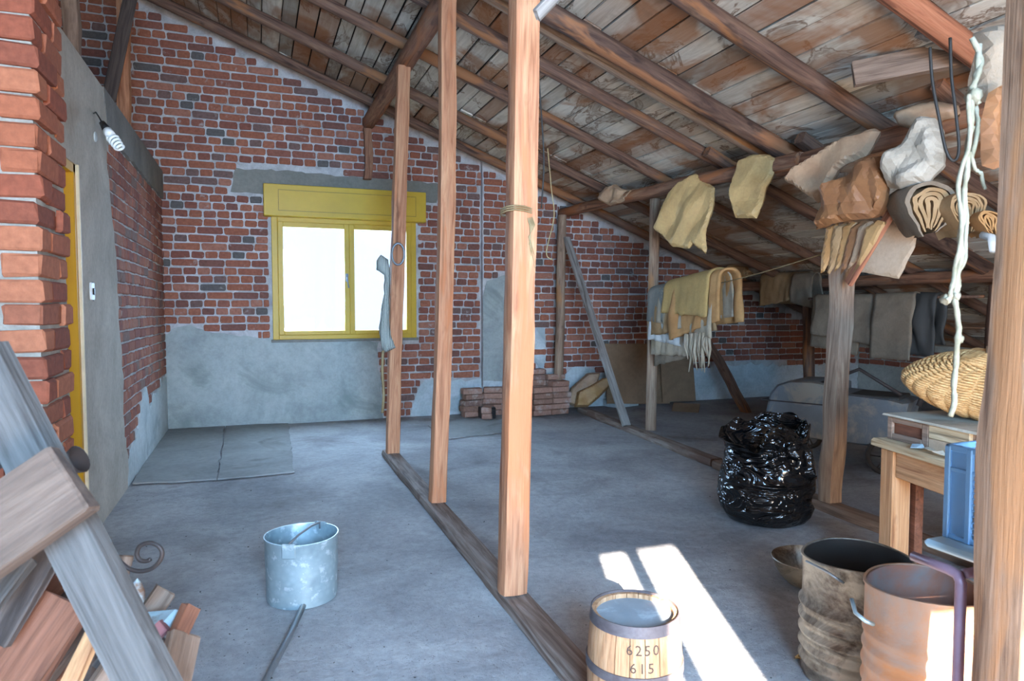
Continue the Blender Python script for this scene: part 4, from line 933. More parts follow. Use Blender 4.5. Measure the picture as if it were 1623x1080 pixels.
# ================================================================= BACK WALL ITEMS
def leaning(name, px, label, mat, th=.008, cat='board', y0=7.62):
    pts = [aY(u, v, y0) for u, v in px]; zb = min(p.z for p in pts)
    poly = [V((p.x, max(.012, p.z))) for p in pts]; m = Matrix.Translation((0, y0, 0)) @ Matrix.Rotation(rad(-4), 4, 'X')
    mb = MB(); n = len(poly); P = jag(poly, .2, .006, 3); n = len(P)
    mb.add([m @ V((p.x, 0, p.y)) for p in P] + [m @ V((p.x, th, p.y)) for p in P], [tuple(range(n)), tuple(range(n, 2 * n))[::-1]] + [(i, (i + 1) % n, n + (i + 1) % n, n + i) for i in range(n)])
    return tag(mb.build(name, mat), label, cat)
leaning('cardboard_panel', [(962, 545), (1060, 545), (1062, 640), (962, 640)], 'brown cardboard panel against the gable behind the diagonal board', 'card')
leaning('cardboard_panel', [(1050, 566), (1101, 566), (1103, 636), (1050, 638)], 'brown cardboard panel under the hanging sacks, right of the round post', 'card', y0=7.55)
c0 = aZ(1090, 650); tg = thing('tilted_board', c0, 'small board propped on the floor below the hanging sacks', 'board')
A = aZ(1066, 650); plank('board_face', A + V((0, 0, .02)), aZ(1108, 652) + V((0, 0, .02)), .3, .015, 'card', V((.1, -.5, 1)), parent=tg)
folded('paper_bag', [(897, 640), (905, 615), (930, 592), (952, 590), (945, 612), (925, 622), (914, 645)], (3.8, 7.55, .2), (-.3, -1, .2), .07, 'kraft_pink', 'folded brown paper bag leaning left of the golden one by the gable', 'bag', amp=.03)
folded('paper_bag', [(910, 646), (914, 622), (935, 612), (955, 600), (966, 598), (968, 612), (952, 628), (932, 646)], (3.85, 7.42, .2), (-.3, -1, .3), .09, 'kraft_mid', 'golden brown paper bag lying next to the taller brick pile', 'bag', amp=.03)
c0 = aZ(990, 645); t = thing('tray', c0 + V((0, .1, 0)), 'shallow pale tray holding dark bits behind the diagonal board', 'tray')
m = Matrix.Translation(c0 + V((0, .1, 0))) @ Matrix.Rotation(.3, 4, 'Z')
mb = MB(); mb.cbox((-.2, -.13, .0), (.2, .13, .015), .004, m); mb.cbox((-.2, -.13, .01), (-.185, .13, .09), .004, m); mb.cbox((.185, -.13, .01), (.2, .13, .09), .004, m); mb.cbox((-.2, .115, .01), (.2, .13, .09), .004, m); mb.cbox((-.2, -.13, .01), (.2, -.115, .09), .004, m); mb.build('tray_body', 'plaster_light', t)
mb = MB(); mb.cbox((-.12, -.08, .02), (.0, .05, .06), .01, m, .006); mb.cbox((.02, -.06, .02), (.14, .06, .05), .01, m, .006); mb.build('tray_contents', 'black', t)
# ================================================================= BIN BAG
bc = aZ(1222, 800, 0); bc = V((2.90, 3.32, 0))
t = thing('bin_bag', bc, 'full black plastic bin bag with open crumpled top beside the twisted post', 'bag')
def bagfn(p, a, i):
    z = p.z; s_ = 1 + .05 * noise.noise(V((math.cos(a) * 1.5, math.sin(a) * 1.5, z * 4))) * 2
    cr = 0
    for q in range(4):
        tq = (a * (3 + q) + z * (22 + 9 * q) + q * 2 + 1.5 * noise.noise(V((math.cos(a) * 2, math.sin(a) * 2, z * 5 + q)))) ; cr += (abs((tq / 2.2 % 2) - 1) - .5) * .011 / (1 + q * .3)
    r = (1, 1)[0]; u = V((p.x, p.y, 0)); L = u.length or 1e-6; u = u / L
    L2 = L * s_ + (cr if z > .03 else 0); zz = z
    if z > .42: zz = z + (.075 * math.cos(a - .3) + .05 * noise.noise(V((math.cos(a) * 2.2, math.sin(a) * 2.2, 4))) * 2) * (z - .42) / .14; L2 += (.05 * max(0, math.cos(a - 3.2))) * (z - .42) / .14
    return V((u.x * L2, u.y * L2, zz))
prof = [(.001, .004), (.15, .003), (.22, .01), (.255, .05), (.27, .10), (.275, .15), (.278, .2), (.275, .25), (.268, .3), (.26, .35), (.25, .39), (.235, .43), (.228, .47), (.235, .51), (.25, .55), (.242, .552), (.225, .51), (.2, .46), (.17, .42), (.1, .40), (.001, .395)]
pf = []
for i in range(len(prof) - 1):
    for k in range(2): a, b = prof[i], prof[i + 1]; pf.append((a[0] + (b[0] - a[0]) * k / 2, a[1] + (b[1] - a[1]) * k / 2))
pf.append(prof[-1]); mb = MB(); mb.lathe(pf, bc, 110, bagfn); mb.build('bag_skin', 'bag', t, True, None, 50)
folded('bag_flap', [(1192, 765), (1192, 722), (1212, 690), (1238, 670), (1262, 682), (1284, 706), (1292, 760), (1240, 785)], bc + V((-.02, -.12, .4)), (-.5, -1, .35), .13, 'bag', None, None, kind='cloth', amp=.03, fr=14, parent=t, ang=.2, edge=.1)
# ================================================================= OLD PRAM / CART behind
c0 = V((4.55, 4.35, 0)); t = thing('pram', c0, 'old grey-painted pram with curved body and arched handle in the dark', 'pram')
m = Matrix.Translation(c0) @ Matrix.Rotation(rad(-62), 4, 'Z')
prof = [(-.55, .30), (-.50, .55), (-.44, .63), (-.34, .67), (-.15, .68), (.02, .66), (.02, .60), (.45, .58), (.55, .56), (.5, .3), (.3, .2), (-.35, .2)]
def extr(prof, y0, y1, m, c=.02):
    mb = MB(); n = len(prof); rings = [(y0, .94), (y0 + c, 1), (y1 - c, 1), (y1, .94)]; cx = sum(p[0] for p in prof) / n; cz_ = sum(p[1] for p in prof) / n
    vs = [m @ V((cx + (x - cx) * k, y, cz_ + (z - cz_) * k)) for y, k in rings for x, z in prof]; fs = [tuple(range(n))[::-1], tuple(3 * n + i for i in range(n))]
    for q in range(3):
        for i in range(n): i2 = (i + 1) % n; fs.append((q * n + i, q * n + i2, (q + 1) * n + i2, (q + 1) * n + i))
    mb.add(vs, fs); return mb
extr(prof, -.26, .26, m, .04).build('body', 'cart', t, True, None, 35)
mb = MB(); mb.cbox((-.56, -.265, .49), (.0, .265, .5), .002, m); mb.build('body_seam', 'iron', t)
mb = MB(); mb.cbox((.05, -.2, .52), (.48, .2, .595), .01, m); mb.build('seat_cushion', 'cart_dark', t)
mb = MB()
hp = []
for i in range(13): a = math.pi * i / 12; hp.append(m @ V((.62 + .17 * math.sin(a) + .0, -.24 + .48 * i / 12, .55 + .33 * math.sin(a) ** .6)))
mb.tube(hp, .02, 8); mb.build('handle', 'iron', t, True)
mb = MB(); mb.tube([m @ V((-.1, -.2, .66)), m @ V((.2, -.22, .80)), m @ V((.5, -.22, .62))], .014, 8); mb.build('hood_strut', 'iron', t, True)
for sx in (-.36, .42):
    for sy in (-.3, .3):
        mb = MB(); mw = m @ Matrix.Translation((sx, sy, .145)) @ Matrix.Rotation(rad(90), 4, 'X')
        mb.add(*(lambda b: (b.v, b.f))((lambda b: (b.tube([mw @ V((.125 * math.cos(q * math.pi / 12), .125 * math.sin(q * math.pi / 12), 0)) for q in range(24)], .02, 8, closed=True), b)[1])(MB())))
        w_ = mb.build('wheel', 'rubber', t, True)
        mb = MB(); mb.tube([mw @ V((0, 0, -.03)), mw @ V((0, 0, .03))], .03, 10)
        for q in range(6): a = q * math.pi / 3; mb.tube([mw @ V((0, 0, 0)), mw @ V((.12 * math.cos(a), .12 * math.sin(a), 0))], .006, 5)
        mb.build('hub', 'iron', t, True)
for sx in (-.36, .42): mb = MB(); mb.tube([m @ V((sx, -.32, .145)), m @ V((sx, .32, .145))], .012, 6); mb.cbox((sx - .02, -.2, .14), (sx + .02, .2, .24), .004, m); mb.build('axle', 'iron', t)
# ================================================================= BARREL
bc = aZ(1006, 962, .37); bc.z = 0; r0 = .132
t = thing('barrel', bc, 'small wooden barrel with iron hoops and numbers, half in the sunlight', 'barrel')
def br(z): return .146 - .014 * ((z - .17) / .19) ** 2
ns = 20
for i in range(ns):
    a0 = 2 * math.pi * i / ns + .008; a1 = 2 * math.pi * (i + 1) / ns - .008; vs = []; fs = []; zz = [0, .06, .12, .18, .24, .30, .36]; n = 4
    for z in zz:
        for rr_ in (br(z), br(z) - .014):
            for k in range(n + 1): a = a0 + (a1 - a0) * k / n; vs.append(bc + V((rr_ * math.cos(a), rr_ * math.sin(a), z)))
    w_ = 2 * (n + 1)
    for q in range(len(zz) - 1):
        for k in range(n): b = q * w_ + k; fs.append((b, b + 1, b + w_ + 1, b + w_)); b += n + 1; fs.append((b, b + w_, b + w_ + 1, b + 1))
        for k in (0, n): b = q * w_ + k; fs.append((b, b + w_, b + w_ + n + 1, b + n + 1))
    for q in (0, len(zz) - 1):
        for k in range(n): b = q * w_ + k; fs.append((b, b + 1, b + n + 2, b + n + 1))
    # local x along the grain so that the wood figure runs up the stave
    mw = Matrix.Translation(bc + V((0, 0, .0))) @ Matrix.Rotation(rad(-90), 4, 'Y'); inv = mw.inverted()
    me = mesh('stave', [inv @ v for v in vs], fs, 'stave', True); bm = bmesh.new(); bm.from_mesh(me); bmesh.ops.recalc_face_normals(bm, faces=bm.faces); bm.to_mesh(me); bm.free(); me.set_sharp_from_angle(angle=rad(40))
    link('stave', me, t, mw)
for z0, z1 in ((.335, .368), (.195, .222), (.09, .117), (.005, .035)):
    mb = MB(); mb.lathe([(br(z0) + .001, z0), (br(z0) + .0045, z0), (br(z1) + .0045, z1), (br(z1) + .001, z1), (br(z0) + .001, z0)], bc, 48); mb.build('hoop', 'hoop', t, True, None, 40)
mb = MB(); mb.lathe([(.001, .335), (.12, .335), (.12, .345), (.001, .347)], bc, 40); mb.build('lid', 'lid', t, True, None, 40)
def barrel_text(txt, zc, size, ang0):
    cu = bpy.data.curves.new('mark', 'FONT'); cu.body = txt; cu.size = size; cu.align_x = 'CENTER'; cu.extrude = .0; cu.resolution_u = 2; cu.space_character = 1.25
    o = bpy.data.objects.new('mark', cu); COL.objects.link(o); dg = bpy.context.evaluated_depsgraph_get(); me = bpy.data.meshes.new_from_object(o.evaluated_get(dg)); bpy.data.objects.remove(o)
    bm = bmesh.new(); bm.from_mesh(me); bmesh.ops.triangulate(bm, faces=bm.faces); bm.to_mesh(me); bm.free(); me.materials.clear(); me.materials.append(M['ink'])
    for v in me.vertices:
        z = zc + v.co.y; rr_ = br(z) + .0012; a = ang0 + v.co.x / rr_; v.co = V((rr_ * math.cos(a), rr_ * math.sin(a), z))
    o = link('branded_number', me, t, Matrix.Translation(bc))
df = EC - bc; a0 = math.atan2(df.y, df.x) + .18
barrel_text('6250', .287, .042, a0); barrel_text('615', .236, .042, a0 - .02)
# ================================================================= DRUMS AND BOWL
def drum(c, r, h, name, label, mo, mi, corr, lean=0):
    t = thing(name, c, label, 'drum'); prof = [(r * .97, 0), (r, .01)]
    z = .04
    while z < h - .14: prof += [(r, z), (r + corr, z + .012), (r + corr, z + .02), (r, z + .033)]; z += .05
    prof += [(r, h - .1), (r + .001, h - .012), (r + .006, h - .006), (r + .006, h), (r - .002, h), (r - .006, h - .02), (r - .008, .03), (.001, .02), (.001, .012), (r * .95, .0)]
    def fn(p, a, i): k = 1 + .012 * noise.noise(V((math.cos(a) * 2, math.sin(a) * 2, p.z * 7))) * 2 + .01 * math.sin(2 * a + c[0] * 5); return V((p.x * k, p.y * k, p.z + (.006 * math.sin(a * 2) if p.z > h - .02 else 0)))
    inn = prof[-6:-3]
    mb = MB(); mb.lathe(prof[:-5], c, 64, fn); mb.f = [f for f in mb.f if len(f) < 10]; mb.build('shell', mo, t, True, None, 50)
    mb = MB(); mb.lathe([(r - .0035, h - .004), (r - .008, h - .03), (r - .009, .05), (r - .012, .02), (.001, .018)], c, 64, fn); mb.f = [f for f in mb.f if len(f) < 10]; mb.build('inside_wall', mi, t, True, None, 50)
    mb = MB(); mb.lathe([(.001, .002), (r * .97, .002), (r * .97, .016), (.001, .016)], c, 40); mb.build('bottom', mi, t, True, None, 50)
    return t
d1 = aZ(1360, 886, .42); d1.z = 0; d2 = aZ(1466, 927, .50); d2.z = 0
t1 = drum(d1, .175, .43, 'steel_drum', 'grimy ribbed steel drum with dark inside, left of the rusty one', 'drumgrey', 'drumdark', .010)
t2 = drum(d2, .152, .50, 'steel_drum', 'rusty open drum with orange inside, struck by the sunbeam', 'rust', 'rust_in', .005)
def rod(par, pts, r, mat, name='handle'):
    mb = MB(); mb.tube([V(p) for p in pts], r, 8); return mb.build(name, mat, par, True)
def drz(c, r, u, v):   # point on the near side of a drum wall under a pixel
    rr_ = ray(u, v); a = rr_.x ** 2 + rr_.y ** 2; b = -2 * (rr_.x * c.x + rr_.y * c.y); cc = c.x ** 2 + c.y ** 2 - r * r; D2 = max(0, b * b - 4 * a * cc); return EC + rr_ * ((-b - math.sqrt(D2)) / (2 * a))
h1, h2_, h3 = drz(d1, .19, 1278, 890), drz(d1, .195, 1308, 905), drz(d1, .182, 1338, 925); rod(t1, [h1, h2_, h3], .0045, 'steel')
h1, h2_, h3, h4 = drz(d2, .171, 1384, 990), drz(d2, .2, 1372, 985), drz(d2, .205, 1356, 972), drz(d2, .2, 1350, 950); rod(t2, [h1, h2_, h3, h4], .006, 'galv')
bw = aZ(1284, 885, .13); bw.z = 0
t = thing('bowl', bw, 'shallow worn metal bowl on the floor behind the ribbed drum', 'bowl')
mb = MB(); mb.lathe([(.001, .0), (.06, .0), (.10, .015), (.135, .05), (.155, .09), (.165, .125), (.171, .128), (.168, .132), (.160, .125), (.150, .09), (.13, .053), (.096, .02), (.001, .006)], bw, 48); mb.build('bowl_shell', 'drumgrey', t, True, None, 60)
lf = aZ(1268, 1046, .0); mb = MB(); P = []
for i in range(11): a = i * 2 * math.pi / 11; rr_ = .028 if i % 2 else .014; P.append(lf + V((rr_ * math.cos(a), rr_ * math.sin(a) * .8, .03 + .018 * math.sin(a * 2))))
mb.add([p - V((0, 0, 0)) for p in P] + [p - V((0, 0, .0015)) for p in P], [tuple(range(11)), tuple(range(11, 22))[::-1]] + [(i, (i + 1) % 11, 11 + (i + 1) % 11, 11 + i) for i in range(11)])
for v in mb.v: v.z -= .026
mb.v = [V((v.x, v.y, max(.001, v.z))) for v in mb.v]
tag(mb.build('dry_leaf', 'leaf'), 'dry yellow leaf on the floor at the foot of the ribbed drum', 'leaf')
# ================================================================= WORKBENCH
TZ = .68; T1 = aZ(1379, 694, TZ); T2 = aZ(1495, 729, TZ); td = (T2 - T1).normalized(); tn = V((-td.y, td.x, 0)); tn = tn if tn.x > 0 else -tn
m = Matrix.Identity(4)
for i in range(3): m[i][0] = td[i]; m[i][1] = tn[i]; m[i][3] = T1[i]
m[2][3] = 0; TL = 1.15; TWd = .62
t = thing('workbench', m @ V((TL / 2, TWd / 2, 0)), 'tan wooden workbench at the right carrying the box and wicker basket', 'table')
mb = MB(); mb.cbox((0, 0, TZ - .035), (TL, TWd, TZ), .008, m, .003); mb.build('table_top', 'board_pale', t, local=m)
for x, y in ((.05, .02), (TL - .14, .02), (.05, TWd - .11), (TL - .14, TWd - .11)):
    mb = MB(); mb.cbox((0, -.045, -.045), (TZ - .036, .045, .045), .005)
    mb.build('leg', 'bench', t, False, m @ Matrix.Translation((x + .045, y + .045, 0)) @ Matrix.Rotation(rad(-90), 4, 'Y'))
for (x0, y0, x1, y1) in ((.14, .03, TL - .14, .055), (.14, TWd - .055, TL - .14, TWd - .03), (.06, .11, .085, TWd - .11), (TL - .085, .11, TL - .06, TWd - .11)):
    mb = MB(); mb.cbox((x0, y0, TZ - .155), (x1, y1, TZ - .036), .004, m); mb.build('apron', 'bench', t, local=m)
for i in range(5):
    mb = MB(); x = .145 + i * .175; mb.cbox((x, TWd - .025, .03), (x + .17, TWd - .0, TZ - .16), .003, m, .002); mb.build('back_plank', 'bench_dark', t, local=m)
mb = MB(); mb.cbox((.12, .12, .03), (.16, .16, TZ - .16), .003, m); mb.build('inner_post', 'bench_dark', t, local=m)
# box with mesh window on the bench
bx0, by0, bl, bwid, bh = .035, .06, .44, .34, .105
mm = m @ Matrix.Translation((bx0, by0 + .0, TZ + .002)) @ Matrix.Rotation(rad(6), 4, 'Z')
t = thing('wooden_box', mm @ V((bl / 2, bwid / 2, 0)), 'shallow dusty wooden box with screened side window on the workbench', 'box')
mb = MB(); th = .02
mb.cbox((0, 0, 0), (.03, .02, bh), .003, mm); mb.cbox((.20, 0, 0), (.235, .02, bh), .003, mm); mb.cbox((.03, 0, 0), (.2, .02, .03), .003, mm); mb.cbox((.03, 0, bh - .025), (.2, .02, bh), .003, mm); mb.build('window_frame', 'board_brown', t, local=mm)
mb = MB(); mb.cbox((.03, .012, .03), (.2, .016, bh - .025), .001, mm); mb.build('screen_panel', 'bench_dark', t, local=mm)
mb = MB(); mb.cbox((.236, 0, .0), (bl, .02, .045), .003, mm); mb.build('side_plank', 'kraft_flat', t, local=mm)
mb = MB(); mb.cbox((.236, 0, .047), (bl, .02, bh), .003, mm); mb.build('side_plank', 'board_pale', t, local=mm)
mb = MB(); mb.cbox((0, .021, 0), (.02, bwid, bh), .003, mm); mb.cbox((bl - .02, .021, 0), (bl, bwid, bh), .003, mm); mb.cbox((.02, bwid - .02, 0), (bl - .02, bwid, bh), .003, mm); mb.build('end_board', 'board_brown', t, local=mm)
mb = MB(); mb.cbox((-.01, -.02, bh + .001), (bl + .12, bwid + .02, bh + .013), .003, mm, .003); mb.build('lid_board', 'chips', t, local=mm)
# paper scraps
for i in range(9):
    c_ = m @ V((.26 + .07 * i + R.uniform(-.02, .02), .03 + R.uniform(-.01, .03) if i < 5 else .05 + R.uniform(-.01, .05), 0)); a = R.uniform(0, 3); s_ = R.uniform(.03, .05); zz = TZ + .003 + .001 * i
    mb = MB(); P = [c_ + V((s_ * math.cos(a + q) * (1 if q % 2 else .6), s_ * math.sin(a + q) * .7, zz + R.uniform(0, .02))) for q in (0, 1.1, 2.3, 3.4, 4.6)]
    mb.add(P + [p - V((0, 0, .002)) for p in P], [(0, 1, 2, 3, 4), (9, 8, 7, 6, 5)] + [(q, (q + 1) % 5, 5 + (q + 1) % 5, 5 + q) for q in range(5)])
    tag(mb.build('paper_scrap', R.choice(('chips', 'kraft_flat', 'blue_paint'))), ['first', 'second', 'third', 'fourth', 'fifth', 'sixth', 'seventh', 'eighth', 'ninth'][i] + ' torn scrap from the far corner along the workbench front edge', 'paper', 'torn scraps on the workbench edge')
# ================================================================= WICKER BASKET
bk = aD(1562, 612, 2.98); bk.z = .957; SX, SY, SZ = .305, .215, .148
t = thing('wicker_basket', bk - V((0, 0, .15)), 'golden wicker basket lying upside down on the wooden box', 'basket')
ex = V((.93, -.36, .06)).normalized(); ez = V((0, 0, 1)); ez = (ez - ex * ez.dot(ex)).normalized(); ey = ez.cross(ex)
pole = V((-.17, -.60, .80)).normalized()     # where the ribs meet, in unit-sphere coordinates
pu = pole.orthogonal().normalized(); pv = pole.cross(pu)
def bpt(th_, ph, off=0):
    q = pole * math.cos(th_) + (pu * math.cos(ph) + pv * math.sin(ph)) * math.sin(th_)
    x = q.x; k = 1 - .28 * max(0, -x) ** 1.5
    return bk + ex * (SX + off) * (x if x > 0 else x * 1.12) + ey * (SY + off) * q.y * k + ez * ((SZ + off) * q.z * k + .055 * max(0, -x) ** 1.5)
NR_ = 24; NS = 64
for i in range(NR_):
    ph = 2 * math.pi * i / NR_; mb = MB(); mb.tube([bpt(.18 + 2.75 * j / 22, ph, .000) for j in range(23)], [.0022 + .002 * math.sin(math.pi * j / 22) for j in range(23)], 5); mb.build('rib', 'wicker', t, True)
for k in range(NS):
    th_ = .24 + 2.6 * k / (NS - 1); mb = MB(); n = 72; pts = []
    for j in range(n): ph = 2 * math.pi * j / n; pts.append(bpt(th_, ph, (.009) * math.cos(ph * NR_ / 2 + math.pi * (k % 2))))
    mb.tube(pts, .0056, 5, closed=True); mb.build('wicker_strand', 'wicker', t, True)
mb = MB(); vs = []; fs = []
for i in range(17):
    for j in range(24): vs.append(bpt(.05 + 3.0 * i / 16, 2 * math.pi * j / 24, -.012))
for i in range(16):
    for j in range(24): fs.append((i * 24 + j, i * 24 + (j + 1) % 24, (i + 1) * 24 + (j + 1) % 24, (i + 1) * 24 + j))
mb.add(vs, fs); mb.build('gap_shade_hull', 'wicker_dark', t, True)  # closed hull added behind the strands so the gaps look shaded
for i in range(5):     # woven diamond where the hoops cross
    s_ = .30 - i * .055; mb = MB(); pts = []
    for q in range(4):
        for k in range(4): a = (q + k / 4) * math.pi / 2; r_ = s_ / (abs(math.cos(a)) + abs(math.sin(a))) * 1.25; pts.append(bpt(r_, a + .5, .012 + i * .003))
    mb.tube(pts, .010, 6, closed=True); mb.build('diamond_weave', 'wicker', t, True)
c_ = bpt(.0, 0, 0); mb = MB(); mb.tube([c_ - V((0, 0, .02)), c_ + V((-.004, .0, .06))], [.02, .018], 12); mb.build('hoop_end', 'wicker_dark', t, True)
# ================================================================= METAL STOOL WITH BLUE CRATE
S0 = aZ(1462, 853, .72); sx0, sy1 = S0.x, S0.y
t = thing('metal_stool', (sx0 + .2, sy1 - .12, 0), 'tubular stool with pale blue seat under the blue crate', 'stool')
mb = MB(); mb.cbox((sx0, sy1 - .26, .70), (sx0 + .42, sy1, .72), .008); mb.build('seat', 'blue_paint', t)
L1 = aD(1522, 960, 1.56)
lx, ly = L1.x, L1.y
rod(t, [(lx, sy1 - .02, .688), (lx, ly + .03, .688), (lx, ly + .008, .684), (lx, ly, .668), (lx - .0, ly, .3), (lx - .004, ly, 0)], .0125, 'purple', 'leg')
for x, y in ((lx + .36, ly), (lx + .36, sy1 - .03)): rod(t, [(x, y, .698), (x, y, 0)], .0125, 'purple', 'leg')
rod(t, [(lx + .01, ly, .688), (lx + .36, ly, .688), (lx + .36, sy1 - .03, .688)], .0115, 'purple', 'seat_rail')
cx0 = aZ(1494, 850, .722).x; cyf = aZ(1494, 850, .722).y; CH = .235; cw = .30; cd = min(.25, cyf - .975)
t = thing('plastic_crate', (cx0 + cw / 2, cyf - cd / 2, .722), 'light blue lattice plastic crate at the right, on the stool', 'crate')
z0 = .722
mb = MB()
for z, hh in ((z0, .012), (z0 + CH - .016, .016), (z0 + CH * .72, .01)):
    mb = MB(); mb.cbox((cx0, cyf - cd, z), (cx0 + .01, cyf, z + hh), .002); mb.cbox((cx0 + cw - .01, cyf - cd, z), (cx0 + cw, cyf, z + hh), .002); mb.cbox((cx0, cyf - .01, z), (cx0 + cw, cyf, z + hh), .002); mb.cbox((cx0, cyf - cd, z), (cx0 + cw, cyf - cd + .01, z + hh), .002); mb.build('rim_band', 'blue', t)
for x, y in ((cx0, cyf), (cx0, cyf - .055), (cx0 + cw - .014, cyf), (cx0, cyf - cd + .014), (cx0 + cw - .014, cyf - cd + .014)):
    mb = MB(); mb.cbox((x - .003, y - .014, z0), (x + .012, y, z0 + CH - .004), .002); mb.build('corner_post', 'blue', t)
mb = MB(); mb.cbox((cx0 + .004, cyf - .055, z0 + .01), (cx0 + .007, cyf - .01, z0 + CH - .01), .001); mb.build('solid_end_panel', 'blue', t)
mb = MB(); y = cyf - .068
while y > cyf - cd + .015: mb.box((cx0 + .002, y - .003, z0 + .01), (cx0 + .007, y, z0 + CH - .012)); y -= .0145
for k in range(11): z = z0 + .01 + k * .0145; mb.box((cx0 + .001, cyf - cd + .01, z), (cx0 + .006, cyf - .055, z + .003))
x = cx0 + .02
while x < cx0 + cw - .015:
    mb.box((x, cyf - .007, z0 + .01), (x + .003, cyf - .002, z0 + CH - .012)); mb.box((x, cyf - cd + .002, z0 + .01), (x + .003, cyf - cd + .007, z0 + CH - .012)); x += .018
for k in range(11): z = z0 + .01 + k * .0145; mb.box((cx0 + .01, cyf - .006, z), (cx0 + cw - .01, cyf - .001, z + .003))
stuff(mb.build('lattice', 'blue', t))
mb = MB(); mb.cbox((cx0 + .008, cyf - cd + .008, z0 + .002), (cx0 + cw - .008, cyf - .008, z0 + .008), .001); mb.build('crate_floor', 'blue', t)
for i in range(4):
    c_ = V((cx0 + .06 + .055 * i, cyf - .09 - .04 * (i % 2), z0 + .012)); mb = MB(); mb.lathe([(.001, 0), (.022, .0), (.028, .03), (.026, .09), (.014, .12 + .01 * i), (.001, .125 + .01 * i)], c_, 14); tag(mb.build('jar', ['chips', 'white', 'burlap_orange', 'greycloth'][i], None, True, None, 50), ['pale jar nearest the lattice inside the blue crate', 'white jar second from the lattice inside the blue crate', 'orange jar third from the lattice inside the blue crate', 'grey jar deepest inside the blue crate'][i], 'jar')
# ================================================================= NEAR POST, PAPER AND ROPE
A = V((1.615, .905, 0)); B = A + V((.005, .0, 3.15)); pl_ = None
beam('post', (1.485, .965, 0), (1.575, .965, 3.2), .11, .09, 'post_near', 'massive knotty post in the foreground at the right edge', 'post', seed=4.2, seg=60, bend=.008, wob=.035, bulges=((.315, .035, .13), (.26, .05, .10)))
PD_ = 1.72
folded('hanging_paper', [(1560, 150), (1592, 135), (1594, 262), (1572, 270), (1556, 262), (1558, 200)], aD(1575, 200, PD_), (-.5, -1, 0), .02, 'kraft_dark', 'golden brown paper hanging behind the rope at the right post', 'paper', amp=.03, fr=12)
folded('hanging_cloth', [(1530, 60), (1560, 45), (1592, 40), (1596, 150), (1560, 165), (1536, 150)], aD(1560, 100, 1.78), (-.5, -1, 0), .03, 'burlap_grey', 'dusty brown sacking wad tied under the rafter at the right post', 'cloth', amp=.05, fr=12)
t = thing('hanging_rope', aD(1520, 660, 1.5), 'knotted off-white rope strands hanging in front of the wicker basket', 'rope')
def strand(px, d, r, seed):
    P = [aD(u, v, d) for u, v in px]; out = []
    for i in range(len(P) - 1):
        for k in range(6): p = P[i].lerp(P[i + 1], k / 6); out.append(p + V((noise.noise(V((i + k / 6, seed, 0))) * .008, noise.noise(V((i + k / 6, seed, 5))) * .008, 0)))
    out.append(P[-1]); mb = MB(); mb.tube(out, [r * (1 + .5 * noise.noise(V((i * .9, seed, 2)))) for i in range(len(out))], 7); return mb.build('strand', 'rope', t, True)
strand([(1552, 70), (1545, 130), (1540, 170), (1534, 230), (1530, 290), (1526, 350), (1524, 400), (1516, 440), (1514, 480), (1520, 520), (1516, 570), (1512, 620), (1506, 660)], 1.5, .0062, 1)
strand([(1535, 150), (1538, 200), (1526, 260), (1522, 330), (1520, 400), (1512, 440), (1506, 470), (1500, 476)], 1.49, .005, 2)
strand([(1548, 140), (1550, 190), (1540, 250), (1528, 310), (1530, 380), (1526, 420), (1520, 450), (1514, 468)], 1.51, .005, 3)
strand([(1543, 200), (1535, 240), (1545, 268), (1556, 276), (1562, 300)], 1.5, .004, 4)
strand([(1540, 60), (1556, 100), (1540, 140), (1552, 165)], 1.5, .006, 5)
for u, v, r_ in ((1500, 474, .012), (1544, 152, .017), (1515, 470, .010), (1521, 538, .009)):
    c_ = aD(u, v, 1.5); mb = MB(); mb.lathe([(.001, -r_), (r_ * .8, -r_ * .6), (r_, 0), (r_ * .8, r_ * .6), (.001, r_)], c_, 12, lambda p, a, i: p * (1 + .2 * math.sin(3 * a + i))); mb.build('knot', 'rope', t, True)
# ================================================================= LEFT: LAMP, SWITCH, JUNK
c_ = aX(150, 178, XL + .03); t = thing('hanging_lamp', c_, 'white spiral bulb in a black socket hanging on the partition wall', 'lamp')
e_ = aX(162, 195, XL + .10); f_ = aX(170, 207, XL + .13); g_ = aX(190, 235, XL + .20)
mb = MB(); mb.tube([aX(148, 180, XL + .02), aX(152, 178, XL + .05), aX(157, 186, XL + .08), e_], .004, 6); mb.build('cord', 'black', t, True)
ax = (g_ - f_).normalized(); mb = MB(); mb.tube([e_, f_], [.016, .024], 14); mb.build('socket', 'black', t, True)
mb = MB(); mb.tube([f_, f_ + ax * .045], [.026, .026], 16); mb.build('bulb_base', 'white', t, True)
u_ = ax.orthogonal().normalized(); v_ = ax.cross(u_); Lb = (g_ - f_).length - .05; mb = MB(); pts = []
for i in range(97): a = i / 96 * 2 * math.pi * 4; pts.append(f_ + ax * (.055 + Lb * i / 96) + (u_ * math.cos(a) + v_ * math.sin(a)) * (.027 - .006 * i / 96))
mb.tube(pts, .0075, 7); mb.build('spiral_tube', 'bulbglass', t, True)
c_ = aX(144, 462, XL + .02); t = thing('light_switch', c_ - V((0, 0, .045)), 'white light switch with dark rocker on the rendered partition', 'switch')
mb = MB(); mb.cbox((XL + .02, c_.y - .04, c_.z - .05), (XL + .032, c_.y + .04, c_.z + .05), .003); mb.build('plate', 'white', t)
mb = MB(); mb.cbox((XL + .032, c_.y - .014, c_.z - .02), (XL + .04, c_.y + .012, c_.z + .018), .003); mb.build('rocker', 'black', t)
mb = MB(); mb.cbox((XL + .02, c_.y + .041, c_.z - .055), (XL + .024, c_.y + .06, c_.z + .055), .002); mb.build('back_box_edge', 'black', t)
